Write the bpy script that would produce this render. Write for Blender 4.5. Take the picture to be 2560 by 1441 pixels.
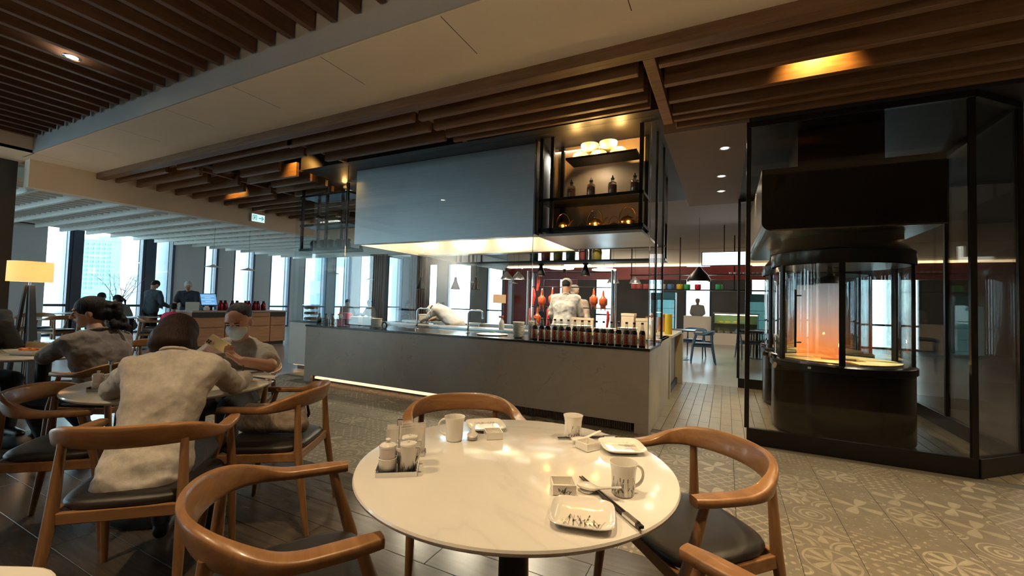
import bpy, bmesh, math, random
from mathutils import Vector, Matrix, Euler
from math import sin, cos, pi, radians, sqrt, atan2
random.seed(7)
for _o in list(bpy.data.objects): bpy.data.objects.remove(_o)
SC = bpy.context.scene
COL = SC.collection
# ---------------------------------------------------------------- camera
CAMZ = 1.30
cam_d = bpy.data.cameras.new('camera'); cam_d.sensor_fit = 'HORIZONTAL'; cam_d.sensor_width = 36.0
FPX = 1063.9
cam_d.lens = FPX / 2560 * 36.0; cam_d.clip_start = 0.02; cam_d.clip_end = 2000
cam = bpy.data.objects.new('camera', cam_d); COL.objects.link(cam)
_yaw, _pit, _rol = radians(26.727), radians(2.0146), radians(1.629)
_f0 = Vector((-sin(_yaw), cos(_yaw), 0)); _r0 = Vector((cos(_yaw), sin(_yaw), 0)); _u0 = Vector((0, 0, 1))
_f = cos(_pit)*_f0 + sin(_pit)*_u0; _u = -sin(_pit)*_f0 + cos(_pit)*_u0
_r = cos(_rol)*_r0 + sin(_rol)*_u; _u2 = -sin(_rol)*_r0 + cos(_rol)*_u
cam.matrix_world = Matrix(((_r.x, _u2.x, -_f.x, 0), (_r.y, _u2.y, -_f.y, 0), (_r.z, _u2.z, -_f.z, CAMZ), (0, 0, 0, 1)))
SC.camera = cam
# ---------------------------------------------------------------- world, view, large lights
vs = SC.view_settings
vs.view_transform = 'Standard'; vs.look = 'None'; vs.exposure = 1.5; vs.gamma = 1.0; vs.use_curve_mapping = False
SC.cycles.max_bounces = 6; SC.cycles.transparent_max_bounces = 28; SC.cycles.use_denoising = True
SC.cycles.diffuse_bounces = 4; SC.cycles.glossy_bounces = 3; SC.cycles.transmission_bounces = 6
SC.cycles.sample_clamp_indirect = 6.0; SC.cycles.caustics_reflective = False; SC.cycles.caustics_refractive = False
W = bpy.data.worlds.new('sky'); SC.world = W; W.use_nodes = True
_nt = W.node_tree; _nt.nodes.clear()
_o = _nt.nodes.new('ShaderNodeOutputWorld'); _b = _nt.nodes.new('ShaderNodeBackground')
_b.inputs[0].default_value = (0.80, 0.92, 1.0, 1); _b.inputs[1].default_value = 3.2     # bright overcast sky
_nt.links.new(_b.outputs[0], _o.inputs[0])
def light(name, kind, loc, energy, col, size=.1, aim=None, spot=None, blend=.5, sizey=None, portal=False):
    d = bpy.data.lights.new(name, kind); d.energy = energy; d.color = col
    if kind == 'AREA':
        d.size = size
        if sizey: d.shape = 'RECTANGLE'; d.size_y = sizey
        if portal: d.cycles.is_portal = True
    else: d.shadow_soft_size = size
    if kind == 'SPOT': d.spot_size = radians(spot or 80); d.spot_blend = blend
    o = bpy.data.objects.new(name, d); COL.objects.link(o); o.location = loc
    if aim is not None:
        o.rotation_euler = (Vector(aim) - Vector(loc)).to_track_quat('-Z', 'Y').to_euler()
    return o
WARM = (1.0, .70, .38); WARMW = (1.0, .82, .58); COOL = (.78, .9, 1.0)
# ---------------------------------------------------------------- tags
def tag(o, label=None, cat=None, group=None, kind=None):
    if label: o['label'] = label
    if cat: o['category'] = cat
    if group: o['group'] = group
    if kind: o['kind'] = kind
    return o
def thing(name, label, cat, loc=(0, 0, 0), rz=0, group=None):
    o = bpy.data.objects.new(name, None); COL.objects.link(o); o.empty_display_size = .05
    o.location = loc; o.rotation_euler = (0, 0, rz)
    return tag(o, label, cat, group)
def children(o): return [c for c in bpy.data.objects if c.parent == o]
def dup(root, loc, rz=0, label=None, group=None, parent=None):
    def cp(o, par):
        c = o.copy(); COL.objects.link(c); c.parent = par
        for ch in kids.get(o.name, ()): cp(ch, c)
        return c
    kids = {}
    for x in bpy.data.objects:
        if x.parent: kids.setdefault(x.parent.name, []).append(x)
    r = cp(root, parent); r.location = loc; r.rotation_euler = (0, 0, rz)
    if label: r['label'] = label
    if group: r['group'] = group
    return r
# ---------------------------------------------------------------- mesh builder
class MB:
    def __init__(s): s.v = []; s.f = []
    def add(s, vs_, fs_):
        b = len(s.v); s.v += [tuple(v) for v in vs_]; s.f += [tuple(i + b for i in f) for f in fs_]; return s
    def box(s, x0, x1, y0, y1, z0, z1, m=None):
        vs_ = [Vector((x, y, z)) for z in (z0, z1) for y in (y0, y1) for x in (x0, x1)]
        if m is not None: vs_ = [m @ v for v in vs_]
        return s.add(vs_, [(0, 2, 3, 1), (4, 5, 7, 6), (0, 1, 5, 4), (2, 6, 7, 3), (0, 4, 6, 2), (1, 3, 7, 5)])
    def cbox(s, c, d, m=None):
        return s.box(c[0]-d[0]/2, c[0]+d[0]/2, c[1]-d[1]/2, c[1]+d[1]/2, c[2]-d[2]/2, c[2]+d[2]/2, m)
    def lathe(s, prof, seg=24, c=(0, 0, 0), m=None, capa=True, capb=True):
        b = []; n = len(prof)
        for r, z in prof:
            for k in range(seg):
                a = 2*pi*k/seg; v = Vector((c[0]+r*cos(a), c[1]+r*sin(a), c[2]+z)); b.append(m @ v if m is not None else v)
        fs_ = [(i*seg+k, i*seg+(k+1) % seg, (i+1)*seg+(k+1) % seg, (i+1)*seg+k) for i in range(n-1) for k in range(seg)]
        if capa and prof[0][0] > 1e-5: fs_.append(tuple(reversed(range(seg))))
        if capb and prof[-1][0] > 1e-5: fs_.append(tuple(range((n-1)*seg, n*seg)))
        return s.add(b, fs_)
    def cyl(s, p0, p1, r0, r1=None, seg=14):
        return s.tube([p0, p1], [r0, r0 if r1 is None else r1], seg)
    def tube(s, pts, rad, seg=10, close=False, sx=1.0, cap=True):
        pts = [Vector(p) for p in pts]; n = len(pts)
        if not hasattr(rad, '__len__'): rad = [rad]*n
        t0 = (pts[1]-pts[0]).normalized()
        ref = Vector((0, 0, 1)) if abs(t0.z) < .9 else Vector((1, 0, 0))
        nx = t0.cross(ref).normalized(); b = []
        for i, p in enumerate(pts):
            if close: t = pts[(i+1) % n]-pts[i-1]
            else: t = pts[min(i+1, n-1)]-pts[max(i-1, 0)]
            t.normalize(); nx = (nx - t*nx.dot(t)).normalized(); ny = t.cross(nx)
            for k in range(seg):
                a = 2*pi*k/seg; b.append(p + rad[i]*(cos(a)*nx*sx + sin(a)*ny))
        m_ = n if close else n-1
        fs_ = [(i*seg+k, i*seg+(k+1) % seg, ((i+1) % n)*seg+(k+1) % seg, ((i+1) % n)*seg+k) for i in range(m_) for k in range(seg)]
        if not close and cap: fs_ += [tuple(reversed(range(seg))), tuple(range((n-1)*seg, n*seg))]
        return s.add(b, fs_)
    def loft(s, secs, close_ring=True, cap=True):
        k = len(secs[0]); b = [p for sec in secs for p in sec]; fs_ = []
        for i in range(len(secs)-1):
            for j in range(k if close_ring else k-1):
                fs_.append((i*k+j, i*k+(j+1) % k, (i+1)*k+(j+1) % k, (i+1)*k+j))
        if cap: fs_ += [tuple(reversed(range(k))), tuple(range((len(secs)-1)*k, len(secs)*k))]
        return s.add(b, fs_)
    def ball(s, c, r, seg=12, rings=8):
        if not hasattr(r, '__len__'): r = (r, r, r)
        pr = [(sin(pi*i/rings), -cos(pi*i/rings)) for i in range(rings+1)]
        vs_ = [Vector((c[0]+r[0]*q*cos(2*pi*k/seg), c[1]+r[1]*q*sin(2*pi*k/seg), c[2]+r[2]*z)) for q, z in pr for k in range(seg)]
        return s.add(vs_, [(i*seg+k, i*seg+(k+1) % seg, (i+1)*seg+(k+1) % seg, (i+1)*seg+k) for i in range(rings) for k in range(seg)])
    def poly(s, pts, z0, z1):
        n = len(pts)
        return s.add([Vector((x, y, z0)) for x, y in pts]+[Vector((x, y, z1)) for x, y in pts],
                     [tuple(reversed(range(n))), tuple(range(n, 2*n))]+[(i, (i+1) % n, n+(i+1) % n, n+i) for i in range(n)])
    def mesh(s, name, bevel=0, smooth=None, bseg=2):
        me = bpy.data.meshes.new(name); bm = bmesh.new()
        vv = [bm.verts.new(v) for v in s.v]
        for f in s.f:
            try: bm.faces.new([vv[i] for i in f])
            except ValueError: pass
        bmesh.ops.remove_doubles(bm, verts=bm.verts, dist=1e-5)
        bmesh.ops.dissolve_degenerate(bm, dist=1e-6, edges=bm.edges)
        bmesh.ops.recalc_face_normals(bm, faces=bm.faces)
        if bevel:
            es = [e for e in bm.edges if len(e.link_faces) == 2 and e.calc_face_angle(0) > radians(40)]
            bmesh.ops.bevel(bm, geom=es, offset=bevel, segments=bseg, profile=.5, affect='EDGES', clamp_overlap=True)
        if smooth is not None:
            for f in bm.faces: f.smooth = True
            for e in bm.edges:
                if len(e.link_faces) == 2 and e.calc_face_angle(0) > radians(smooth): e.smooth = False
        bm.to_mesh(me); bm.free(); return me
    def build(s, name, mat, parent=None, bevel=0, smooth=None, bseg=2, kind=None):
        me = s.mesh(name, bevel, smooth, bseg); me.materials.append(mat)
        o = bpy.data.objects.new(name, me); COL.objects.link(o)
        if parent is not None: o.parent = parent
        if kind: o['kind'] = kind
        return o
def inst(o, loc, rz=0, parent=None, name=None, scale=None):
    c = o.copy(); COL.objects.link(c); c.location = loc; c.rotation_euler = (0, 0, rz)
    if parent is not None: c.parent = parent
    if name: c.name = name
    if scale: c.scale = scale
    return c
def part(name, mat, parent, fn, bevel=0, smooth=None, **k):
    m = MB(); fn(m); return m.build(name, mat, parent, bevel, smooth, **k)
def pbox(name, mat, parent, b, bevel=0, **k): return MB().box(*b).build(name, mat, parent, bevel, **k)
# ---------------------------------------------------------------- materials
class NT:
    def __init__(s, name):
        s.m = bpy.data.materials.new(name); s.m.use_nodes = True; s.t = s.m.node_tree; s.t.nodes.clear()
        s.out = s.t.nodes.new('ShaderNodeOutputMaterial')
    def n(s, t, **kw):
        x = s.t.nodes.new(t)
        for k, v in kw.items(): setattr(x, k, v)
        return x
    def l(s, a, b): s.t.links.new(a, b)
    def mth(s, op, a, b=None, c=None):
        x = s.t.nodes.new('ShaderNodeMath'); x.operation = op
        for i, q in enumerate((a, b, c)):
            if q is None: continue
            if isinstance(q, (int, float)): x.inputs[i].default_value = q
            else: s.l(q, x.inputs[i])
        return x.outputs[0]
    def coord(s, scale=(1, 1, 1), rot=(0, 0, 0), src='Object'):
        c = s.n('ShaderNodeTexCoord'); m = s.n('ShaderNodeMapping')
        m.inputs['Scale'].default_value = scale; m.inputs['Rotation'].default_value = rot
        s.l(c.outputs[src], m.inputs[0]); return m.outputs[0]
    def noise(s, vec, scale=5, detail=3, rough=.5, dist=0):
        x = s.n('ShaderNodeTexNoise'); x.inputs['Scale'].default_value = scale; x.inputs['Detail'].default_value = detail
        x.inputs['Roughness'].default_value = rough; x.inputs['Distortion'].default_value = dist
        if vec is not None: s.l(vec, x.inputs['Vector'])
        return x.outputs['Fac']
    def ramp(s, fac, stops):
        x = s.n('ShaderNodeValToRGB'); e = x.color_ramp.elements
        while len(e) < len(stops): e.new(.5)
        for k, (p, c) in enumerate(stops): e[k].position = p; e[k].color = (*c[:3], 1)
        s.l(fac, x.inputs[0]); return x.outputs[0]
    def mixc(s, fac, a, b, mode='MIX'):
        x = s.n('ShaderNodeMix', data_type='RGBA', blend_type=mode)
        for i, q in ((0, fac), (6, a), (7, b)):
            if isinstance(q, (int, float)): x.inputs[i].default_value = q
            elif isinstance(q, tuple): x.inputs[i].default_value = (*q[:3], 1)
            else: s.l(q, x.inputs[i])
        return x.outputs[2]
    def bsdf(s, col, rough=.5, metal=0, coat=0, spec=None, bump=None, bstr=.2, bdist=.01, emit=None, estr=0, trans=0, sheen=0, aniso=0, sss=0):
        b = s.n('ShaderNodeBsdfPrincipled')
        def st(k, q):
            if isinstance(q, tuple): b.inputs[k].default_value = (*q[:3], 1)
            elif isinstance(q, (int, float)): b.inputs[k].default_value = q
            else: s.l(q, b.inputs[k])
        st('Base Color', col); st('Roughness', rough); st('Metallic', metal)
        if coat: st('Coat Weight', coat); b.inputs['Coat Roughness'].default_value = .08
        if spec is not None: st('Specular IOR Level', spec)
        if trans: st('Transmission Weight', trans)
        if sheen: st('Sheen Weight', sheen)
        if aniso: st('Anisotropic', aniso)
        if emit is not None: st('Emission Color', emit); st('Emission Strength', estr)
        if bump is not None:
            q = s.n('ShaderNodeBump'); q.inputs['Strength'].default_value = bstr; q.inputs['Distance'].default_value = bdist
            s.l(bump, q.inputs['Height']); s.l(q.outputs[0], b.inputs['Normal'])
        s.l(b.outputs[0], s.out.inputs[0]); return s.m
def mat(name, col, rough=.5, metal=0, var=0., vs=6, bump=0, bs=60, stretch=(1, 1, 1), **k):
    t = NT(name); c = col; bm_ = None
    if var:
        f = t.noise(t.coord(stretch), vs, 4)
        c = t.ramp(f, [(.3, tuple(x*(1-var) for x in col)), (.7, tuple(min(1, x*(1+var)) for x in col))])
    if bump: bm_ = t.noise(t.coord(stretch), bs, 3)
    return t.bsdf(c, rough, metal, bump=bm_, bstr=bump, **k)
def wood(name, c1, c2, axis='x', rough=.42, coat=0., sc=1., rnd=True):
    t = NT(name); st = {'x': (1.2, 14, 14), 'y': (14, 1.2, 14), 'z': (14, 14, 1.2)}[axis]
    st = tuple(q*sc for q in st)
    v = t.coord(st)
    if rnd:
        oi = t.n('ShaderNodeObjectInfo'); ad = t.n('ShaderNodeVectorMath', operation='ADD')
        mu = t.mth('MULTIPLY', oi.outputs['Random'], 37.0); cb = t.n('ShaderNodeCombineXYZ')
        for i in range(3): t.l(mu, cb.inputs[i])
        t.l(v, ad.inputs[0]); t.l(cb.outputs[0], ad.inputs[1]); v = ad.outputs[0]
    f = t.noise(v, 1.6, 6, .6, .6)
    g = t.noise(v, 9, 3, .6, 0)
    f2 = t.mth('ADD', t.mth('MULTIPLY', f, .8), t.mth('MULTIPLY', g, .2))
    c = t.ramp(f2, [(.32, c2), (.5, tuple((a+b)/2 for a, b in zip(c1, c2))), (.66, c1)])
    if rnd:
        hv = t.n('ShaderNodeHueSaturation'); t.l(c, hv.inputs['Color'])
        t.l(t.mth('ADD', t.mth('MULTIPLY', oi.outputs['Random'], .24), .88), hv.inputs['Value']); c = hv.outputs[0]
    return t.bsdf(c, rough, coat=coat, bump=f2, bstr=.12, bdist=.003)
def glass(name, tint=(.9, .96, .97), refl=.06, rough=0.0):
    t = NT(name); tr = t.n('ShaderNodeBsdfTransparent'); tr.inputs[0].default_value = (*tint, 1)
    gl = t.n('ShaderNodeBsdfGlossy'); gl.inputs['Roughness'].default_value = rough; gl.inputs[0].default_value = (1, 1, 1, 1)
    fr = t.n('ShaderNodeFresnel'); fr.inputs[0].default_value = 1.45
    fac = t.mth('MINIMUM', t.mth('MULTIPLY', fr.outputs[0], refl/.04), .6)
    mx = t.n('ShaderNodeMixShader'); t.l(fac, mx.inputs[0]); t.l(tr.outputs[0], mx.inputs[1]); t.l(gl.outputs[0], mx.inputs[2])
    t.l(mx.outputs[0], t.out.inputs[0]); return t.m
def emis(name, col, st):
    t = NT(name); e = t.n('ShaderNodeEmission'); e.inputs[0].default_value = (*col, 1); e.inputs[1].default_value = st
    t.l(e.outputs[0], t.out.inputs[0]); return t.m
OAK = wood('oak_chair', (.35, .18, .075), (.20, .092, .034), 'x', .36, .15)
OAKZ = wood('oak_leg', (.33, .17, .072), (.19, .088, .033), 'z', .4, .1)
BEAM = wood('beam_wood', (.235, .128, .062), (.125, .062, .028), 'x', .5)
SLATW = wood('slat_wood', (.135, .07, .043), (.07, .033, .022), 'y', .5)
PANELW = wood('panel_oak', (.45, .24, .12), (.33, .165, .075), 'y', .5)
LEATH = mat('dark_leather', (.022, .019, .017), .42, bump=.12, bs=350)
WPLASTER = mat('white_plaster', (.84, .77, .67), .8, var=.03, vs=2)
GREYPL = mat('grey_plaster', (.42, .42, .42), .8, var=.04, vs=2)
WALLW = mat('pale_wall', (.52, .51, .52), .8, var=.03, vs=1.5)
BLACKM = mat('black_metal', (.012, .012, .013), .38, .6)
BLACKP = mat('black_paint', (.010, .009, .009), .55)
DARKSOF = mat('dark_soffit', (.012, .010, .009), .5)
STEEL = mat('brushed_steel', (.58, .57, .55), .28, 1.0, var=.08, vs=3, stretch=(1, 1, 40), bump=.03, bs=30, aniso=.5)
CHROME = mat('chrome', (.75, .75, .76), .1, 1.0)
CERAM = mat('white_ceramic', (.80, .77, .72), .12, coat=.4)
INK = mat('black_print', (.06, .06, .062), .3)
NAPK = mat('napkin_paper', (.90, .86, .80), .9)
GLASS = glass('clear_glass'); GLASSD = glass('screen_glass', (.94, .97, .98), .005)
SKIN = mat('skin', (.48, .26, .17), .5, var=.06, vs=9)
# ================================================================ STRUCTURE
def struct(o): o['kind'] = 'structure'; return o
# ---- floor materials
PLANK = wood('floor_plank', (.095, .075, .058), (.05, .039, .031), 'x', .22)
FLOORFAR = mat('pale_floor', (.25, .225, .20), .28, var=.12, vs=1.2)
AISLE = mat('aisle_tile', (.20, .16, .10), .38, var=.14, vs=5, bump=.05, bs=40)
GROUT = mat('floor_grout', (.10, .085, .065), .8)
def tile_mat(name, kind, size=.29):
    t = NT(name); tc = t.n('ShaderNodeTexCoord'); sp = t.n('ShaderNodeSeparateXYZ'); t.l(tc.outputs['Object'], sp.inputs[0])
    u = t.mth('DIVIDE', sp.outputs[0], size); v = t.mth('DIVIDE', sp.outputs[1], size)   # -.5 .. .5
    au = t.mth('ABSOLUTE', u); av = t.mth('ABSOLUTE', v)
    r = t.mth('SQRT', t.mth('ADD', t.mth('MULTIPLY', u, u), t.mth('MULTIPLY', v, v)))
    th = t.mth('ARCTAN2', v, u)
    cu = t.mth('SUBTRACT', .5, au); cv = t.mth('SUBTRACT', .5, av)
    rc = t.mth('SQRT', t.mth('ADD', t.mth('MULTIPLY', cu, cu), t.mth('MULTIPLY', cv, cv)))
    gt = lambda a, b: t.mth('GREATER_THAN', a, b)
    lt = lambda a, b: t.mth('LESS_THAN', a, b)
    mx = lambda a, b: t.mth('MAXIMUM', a, b)
    mn = lambda a, b: t.mth('MINIMUM', a, b)
    def petals(n, ph, k0, k1, rr):   # petals of a flower
        w = t.mth('ABSOLUTE', t.mth('COSINE', t.mth('ADD', t.mth('MULTIPLY', th, n/2), ph)))
        return mn(gt(w, t.mth('ADD', t.mth('MULTIPLY', r, k1), k0)), lt(r, rr))
    def ring(q, a, b): return mn(gt(q, a), lt(q, b))
    def cell(n):
        fu = t.mth('ABSOLUTE', t.mth('SUBTRACT', t.mth('FRACT', t.mth('MULTIPLY', t.mth('ADD', u, 5.), n)), .5))
        fv = t.mth('ABSOLUTE', t.mth('SUBTRACT', t.mth('FRACT', t.mth('MULTIPLY', t.mth('ADD', v, 5.), n)), .5))
        return fu, fv
    if kind == 0:   # rings round a boss, quarter rings in the corners
        p = mx(mx(ring(r, .06, .12), ring(r, .2, .25)), mx(ring(r, .33, .36), mx(ring(rc, .05, .1), ring(rc, .16, .2))))
    elif kind == 1:  # big four-petal flower
        p = mx(petals(4, pi/4*2/2, .55, .75, .47), mx(lt(r, .05), mn(lt(rc, .14), gt(rc, .10))))
    elif kind == 2:  # diamond lattice
        fu, fv = cell(5); p = lt(t.mth('ADD', fu, fv), .32)
    elif kind == 3:  # crosses and dots
        fu, fv = cell(4); p = mx(lt(t.mth('SQRT', t.mth('ADD', t.mth('MULTIPLY', fu, fu), t.mth('MULTIPLY', fv, fv))), .17), mn(gt(fu, .4), gt(fv, .2)))
    elif kind == 4:  # eight-point star in a circle
        p = mx(petals(8, 0, .35, 1.2, .4), mx(ring(r, .41, .45), ring(rc, .1, .16)))
    elif kind == 5:  # corner fans meeting as circles
        p = mx(ring(rc, .40, .44), mx(ring(rc, .28, .36), mx(petals(4, 0, .4, 1.5, .3), lt(rc, .12))))
    elif kind == 6:  # small leaf lattice
        fu, fv = cell(3); p = mx(lt(t.mth('ABSOLUTE', t.mth('SUBTRACT', fu, fv)), .09), lt(t.mth('ADD', fu, fv), .12))
    else:            # nearly plain worn tile
        p = mn(gt(t.noise(tc.outputs['Object'], 30, 4), .62), gt(r, 0))
    oi = t.n('ShaderNodeObjectInfo')
    wear = t.noise(tc.outputs['Object'], 9, 5, .7)
    fac = t.mth('MULTIPLY', p, t.mth('MULTIPLY', t.mth('MINIMUM', t.mth('MAXIMUM', t.mth('MULTIPLY', t.mth('SUBTRACT', wear, .28), 4), .15), 1), t.mth('ADD', t.mth('MULTIPLY', oi.outputs['Random'], .35), .6)))
    base = t.ramp(wear, [(.3, (.135, .112, .080)), (.7, (.190, .160, .115))])
    c = t.mixc(fac, base, (.34, .295, .215))
    return t.bsdf(c, .52, bump=fac, bstr=.1, bdist=.002)
TILES = [tile_mat('floor_tile_%s' % n, i) for i, n in enumerate(('rings', 'flower', 'diamonds', 'crosses', 'star', 'fans', 'leaves', 'plain'))]
# ---- floor: slab with lowered fields that carry planks, patterned tiles and kitchen tiles
fl = MB()
XA, XB = -17.4, 9.2
fl.box(XA, -9.4, -5.6, 20.2, -.15, 0)                 # pale floor at the windows
fl.box(-9.4, XB, 8.1, 20.2, -.15, 0)                  # back dining room
fl.box(-9.4, -6.6, 2.35, 8.1, -.15, 0)
fl.box(-9.4, XB, -5.6, -1.5, -.15, 0)
fl.box(2.6, XB, 4.78, 8.1, -.15, 0)
fl.box(4.13, XB, -1.5, 4.78, -.15, 0)
FLOOR = struct(fl.build('floor', FLOORFAR))
sub = MB().box(-9.4, 4.13, -1.5, 2.35, -.15, -.012).box(-6.6, 4.13, 2.35, 4.78, -.15, -.012).box(-6.6, 2.6, 4.78, 8.1, -.15, -.012)
sub.build('screed', GROUT, FLOOR)
_pl = MB().box(-.5992, .5992, -.1004, .1004, -.012, 0).build('plank', PLANK, FLOOR, bevel=.0015, bseg=1)
_n = 0
for j in range(19):
    y = -1.5 + .1 + j*.2026
    off = (j*.47) % 1.2
    x = -9.4 - off
    while x < 4.1:
        a, b = max(x, -9.4), min(x+1.2, 4.13)
        if b - a > .08:
            c = (a+b)/2
            if _n == 0: o = _pl; o.location = (c, y, 0)
            else: o = inst(_pl, (c, y, 0), 0, FLOOR, 'plank')
            o.scale = ((b-a)/1.2, 1, 1); _n += 1
        x += 1.2
_tm = []
for k, m in enumerate(TILES):
    _tm.append(MB().box(-.1440, .1440, -.1440, .1440, -.012, 0).mesh('tile_%d' % k, .0015, None, 1)); _tm[-1].materials.append(m)
rt = random.Random(11)
_seq = [0, 1, 2, 3, 4, 5, 6, 7, 1, 2, 3, 0, 4, 7]
for i in range(37):
    for j in range(8):
        k = rt.choice(_seq)
        o = bpy.data.objects.new('tile', _tm[k]); COL.objects.link(o); o.parent = FLOOR
        o.location = (-6.6 + .145 + i*.29, 2.35 + .145 + j*.29, 0); o.rotation_euler = (0, 0, rt.choice((0, pi/2, pi, -pi/2)))
pbox('threshold', GROUT, FLOOR, (-6.6, 4.13, 4.672, 4.779, -.012, -.001))
_ai = MB().box(-.054, .054, -.298, .298, -.012, 0).build('aisle_tile', AISLE, FLOOR, bevel=.001, bseg=1); _n = 0
for i in range(29):
    x = -.72 + .056 + i*.113
    for j in range(6):
        y = 4.79 + .3 + j*.6 - (.3 if i % 2 else 0)
        a, b = max(4.785, y-.3), min(8.1, y+.3)
        if b-a < .05: continue
        if _n == 0: o = _ai; o.location = (x, (a+b)/2, 0)
        else: o = inst(_ai, (x, (a+b)/2, 0), 0, FLOOR, 'aisle_tile')
        o.scale = (1, (b-a)/.6, 1); _n += 1
pbox('kitchen_field', AISLE, FLOOR, (-6.6, -.72, 4.785, 8.1, -.012, -.001))
# ---- left window wall x = -17 with deep outer fins
WFRAME = mat('window_frame_dark', (.05, .07, .11), .4, .3)
FINM = mat('white_fin', (.62, .70, .74), .7)
WG = glass('window_glass', (.86, .95, .96), .05)
wl = MB(); XW = -17.0
opens = [(-4.6, -3.0), (-2.2, -.6), (.2, 1.7), (2.4, 4.0), (4.67, 5.26), (5.46, 7.0), (7.26, 7.83), (8.77, 9.24), (9.82, 10.62), (11.3, 12.2), (12.9, 14.1), (14.6, 15.6), (16.2, 17.6), (18.2, 19.4)]
prev = -5.6
for a, b in opens:
    wl.box(XW-.35, XW, prev, a, 0, 4.2); prev = b
wl.box(XW-.35, XW, prev, 20.2, 0, 4.2)
for a, b in opens: wl.box(XW-.35, XW, a, b, 3.75, 4.2)
WALL_L = struct(wl.build('wall_left', WALLW))
for k, (a, b) in enumerate(opens):
    pbox('outer_fin', FINM, WALL_L, (XW-1.6, XW-.36, b-.02, b+.2, -1, 4.2))
def window(n, axis, a, b, pos, z1=3.75, rail=.87, dep=.1):
    w = MB()
    def bx(p, q, z0, z1_, d0=0, d1=None):
        d1 = dep if d1 is None else d1
        (w.box(pos-d1, pos-d0, p, q, z0, z1_) if axis == 'x' else w.box(p, q, pos-d1, pos-d0, z0, z1_))
    t = .05
    bx(a, a+t, 0, z1); bx(b-.08, b, 0, z1, -.04); bx(a+t, b-.08, 0, .06); bx(a+t, b-.08, z1-.06, z1); bx(a+t, b-.08, rail-.035, rail+.035)
    o = struct(w.build('window_%d' % n, WFRAME))
    for z0, z1_ in ((.06, rail-.035), (rail+.035, z1-.06)):
        if axis == 'x': pbox('pane', WG, o, (pos-.06, pos-.048, a+t, b-.08, z0, z1_))
        else: pbox('pane', WG, o, (a+t, b-.08, pos-.06, pos-.048, z0, z1_))
    return o
_w = 1
for a, b in opens: window(_w, 'x', a, b, XW); _w += 1
# dark jambs that read as deep mullions on the room side
for a, b in ((5.26, 5.46), (7.0, 7.26)):
    pbox('mullion_cladding', WFRAME, WALL_L, (XW, XW+.06, a, b, 0, 3.75))
# ---- back wall y = 20 and wall behind the viewer with windows; right wall
def wallrow(name, y0, y1, ops, mat_, x0=XA, x1=XB, zt=3.4):
    m = MB(); p = x0
    for a, b in ops: m.box(p, a, y0, y1, 0, 4.2); m.box(a, b, y0, y1, zt, 4.2); p = b
    m.box(p, x1, y0, y1, 0, 4.2); return struct(m.build(name, mat_))
BROWNW = mat('brown_wall', (.20, .15, .12), .7, var=.1, vs=2)
ob = [(-15.8, -14.9), (-14.2, -12.6), (-11.6, -10.6), (-9.9, -9.4), (-8.2, -6.6), (-5.6, -4.7), (-1.6, -.55), (.9, 1.75), (4.4, 6.2)]
wallrow('wall_back', 20.0, 20.3, ob, BROWNW)
for a, b in ob: window(_w, 'y', a, b, 20.12); _w += 1
of = [(-16.4, -14.6), (-13.8, -12.0), (-11.2, -9.4)]
wallrow('wall_front', -5.9, -5.6, of, WALLW)
for a, b in of: window(_w, 'y', a, b, -5.65); _w += 1
struct(MB().box(9.0, 9.3, -5.9, 20.3, 0, 4.2).build('wall_right', BROWNW))
struct(MB().box(-17.4, 9.3, -5.9, 20.3, 4.2, 4.3).build('roof', DARKSOF)).name = 'ceiling_slab'
light('portal_left', 'AREA', (XW-.5, 7.3, 2.0), 1, (1, 1, 1), 26, aim=(0, 7.3, 2.0), sizey=3.8, portal=True)
light('portal_front', 'AREA', (-12.9, -6.0, 2.0), 1, (1, 1, 1), 8, aim=(-12.9, 0, 2.0), sizey=3.8, portal=True)
# ---- ceiling
CEIL = struct(MB().box(-9.1, 9.0, 2.34, 3.19, 3.3, 3.34).box(-9.1, 9.0, 2.34, 2.36, 3.34, 3.8)
              .box(-17, -9.1, -5.6, 2.42, 3.3, 3.34).box(-9.55, -9.1, 2.34, 3.19, 3.3, 3.34).box(-9.12, -9.1, -5.6, 2.34, 3.3, 3.8)
              .box(-9.75, -9.55, 2.42, 20, 2.87, 4.0).box(-17, -9.75, 2.42, 20, 3.85, 3.9).build('ceiling', WPLASTER))
pbox('tray_face', GREYPL, CEIL, (-9.09, 9.0, 2.325, 2.34, 3.3, 3.8))
pbox('tray_top', BLACKP, CEIL, (-9.1, 9.0, -5.6, 2.325, 3.8, 3.85))
pbox('upper_ceiling', DARKSOF, CEIL, (-9.55, 9.0, 3.19, 20, 3.95, 4.0))
_p = MB().box(-.6065, .6065, -.25, .25, -.0015, 0).build('panel', WPLASTER, CEIL)
_p.location = (-.59+.61, 2.60, 3.3)
for k in range(1, 9): inst(_p, (-.59+.61-1.22*k, 2.60, 3.3), 0, CEIL, 'panel')
for k in range(11): pbox('panel_joint_shade', DARKSOF, CEIL, (-.59+2.44-1.22*k-.003, -.59+2.44-1.22*k+.003, 2.36, 2.85, 3.2987, 3.3))  # dark strips stand in for the shade inside the open joints
inst(_p, (1.24, 2.60, 3.3), 0, CEIL, 'panel'); inst(_p, (2.46, 2.60, 3.3), 0, CEIL, 'panel')
# tray slats (run towards the viewer)
_s = MB().box(-.028, .028, -3.4, 0, 3.5, 3.68).build('slat', SLATW, CEIL, bevel=.003, bseg=1); _s.location = (-2.3, 2.30, 0)
for k in range(-12, 27):
    if k: inst(_s, (-2.3-.2575*k, 2.30, 0), 0, CEIL, 'slat')
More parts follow.
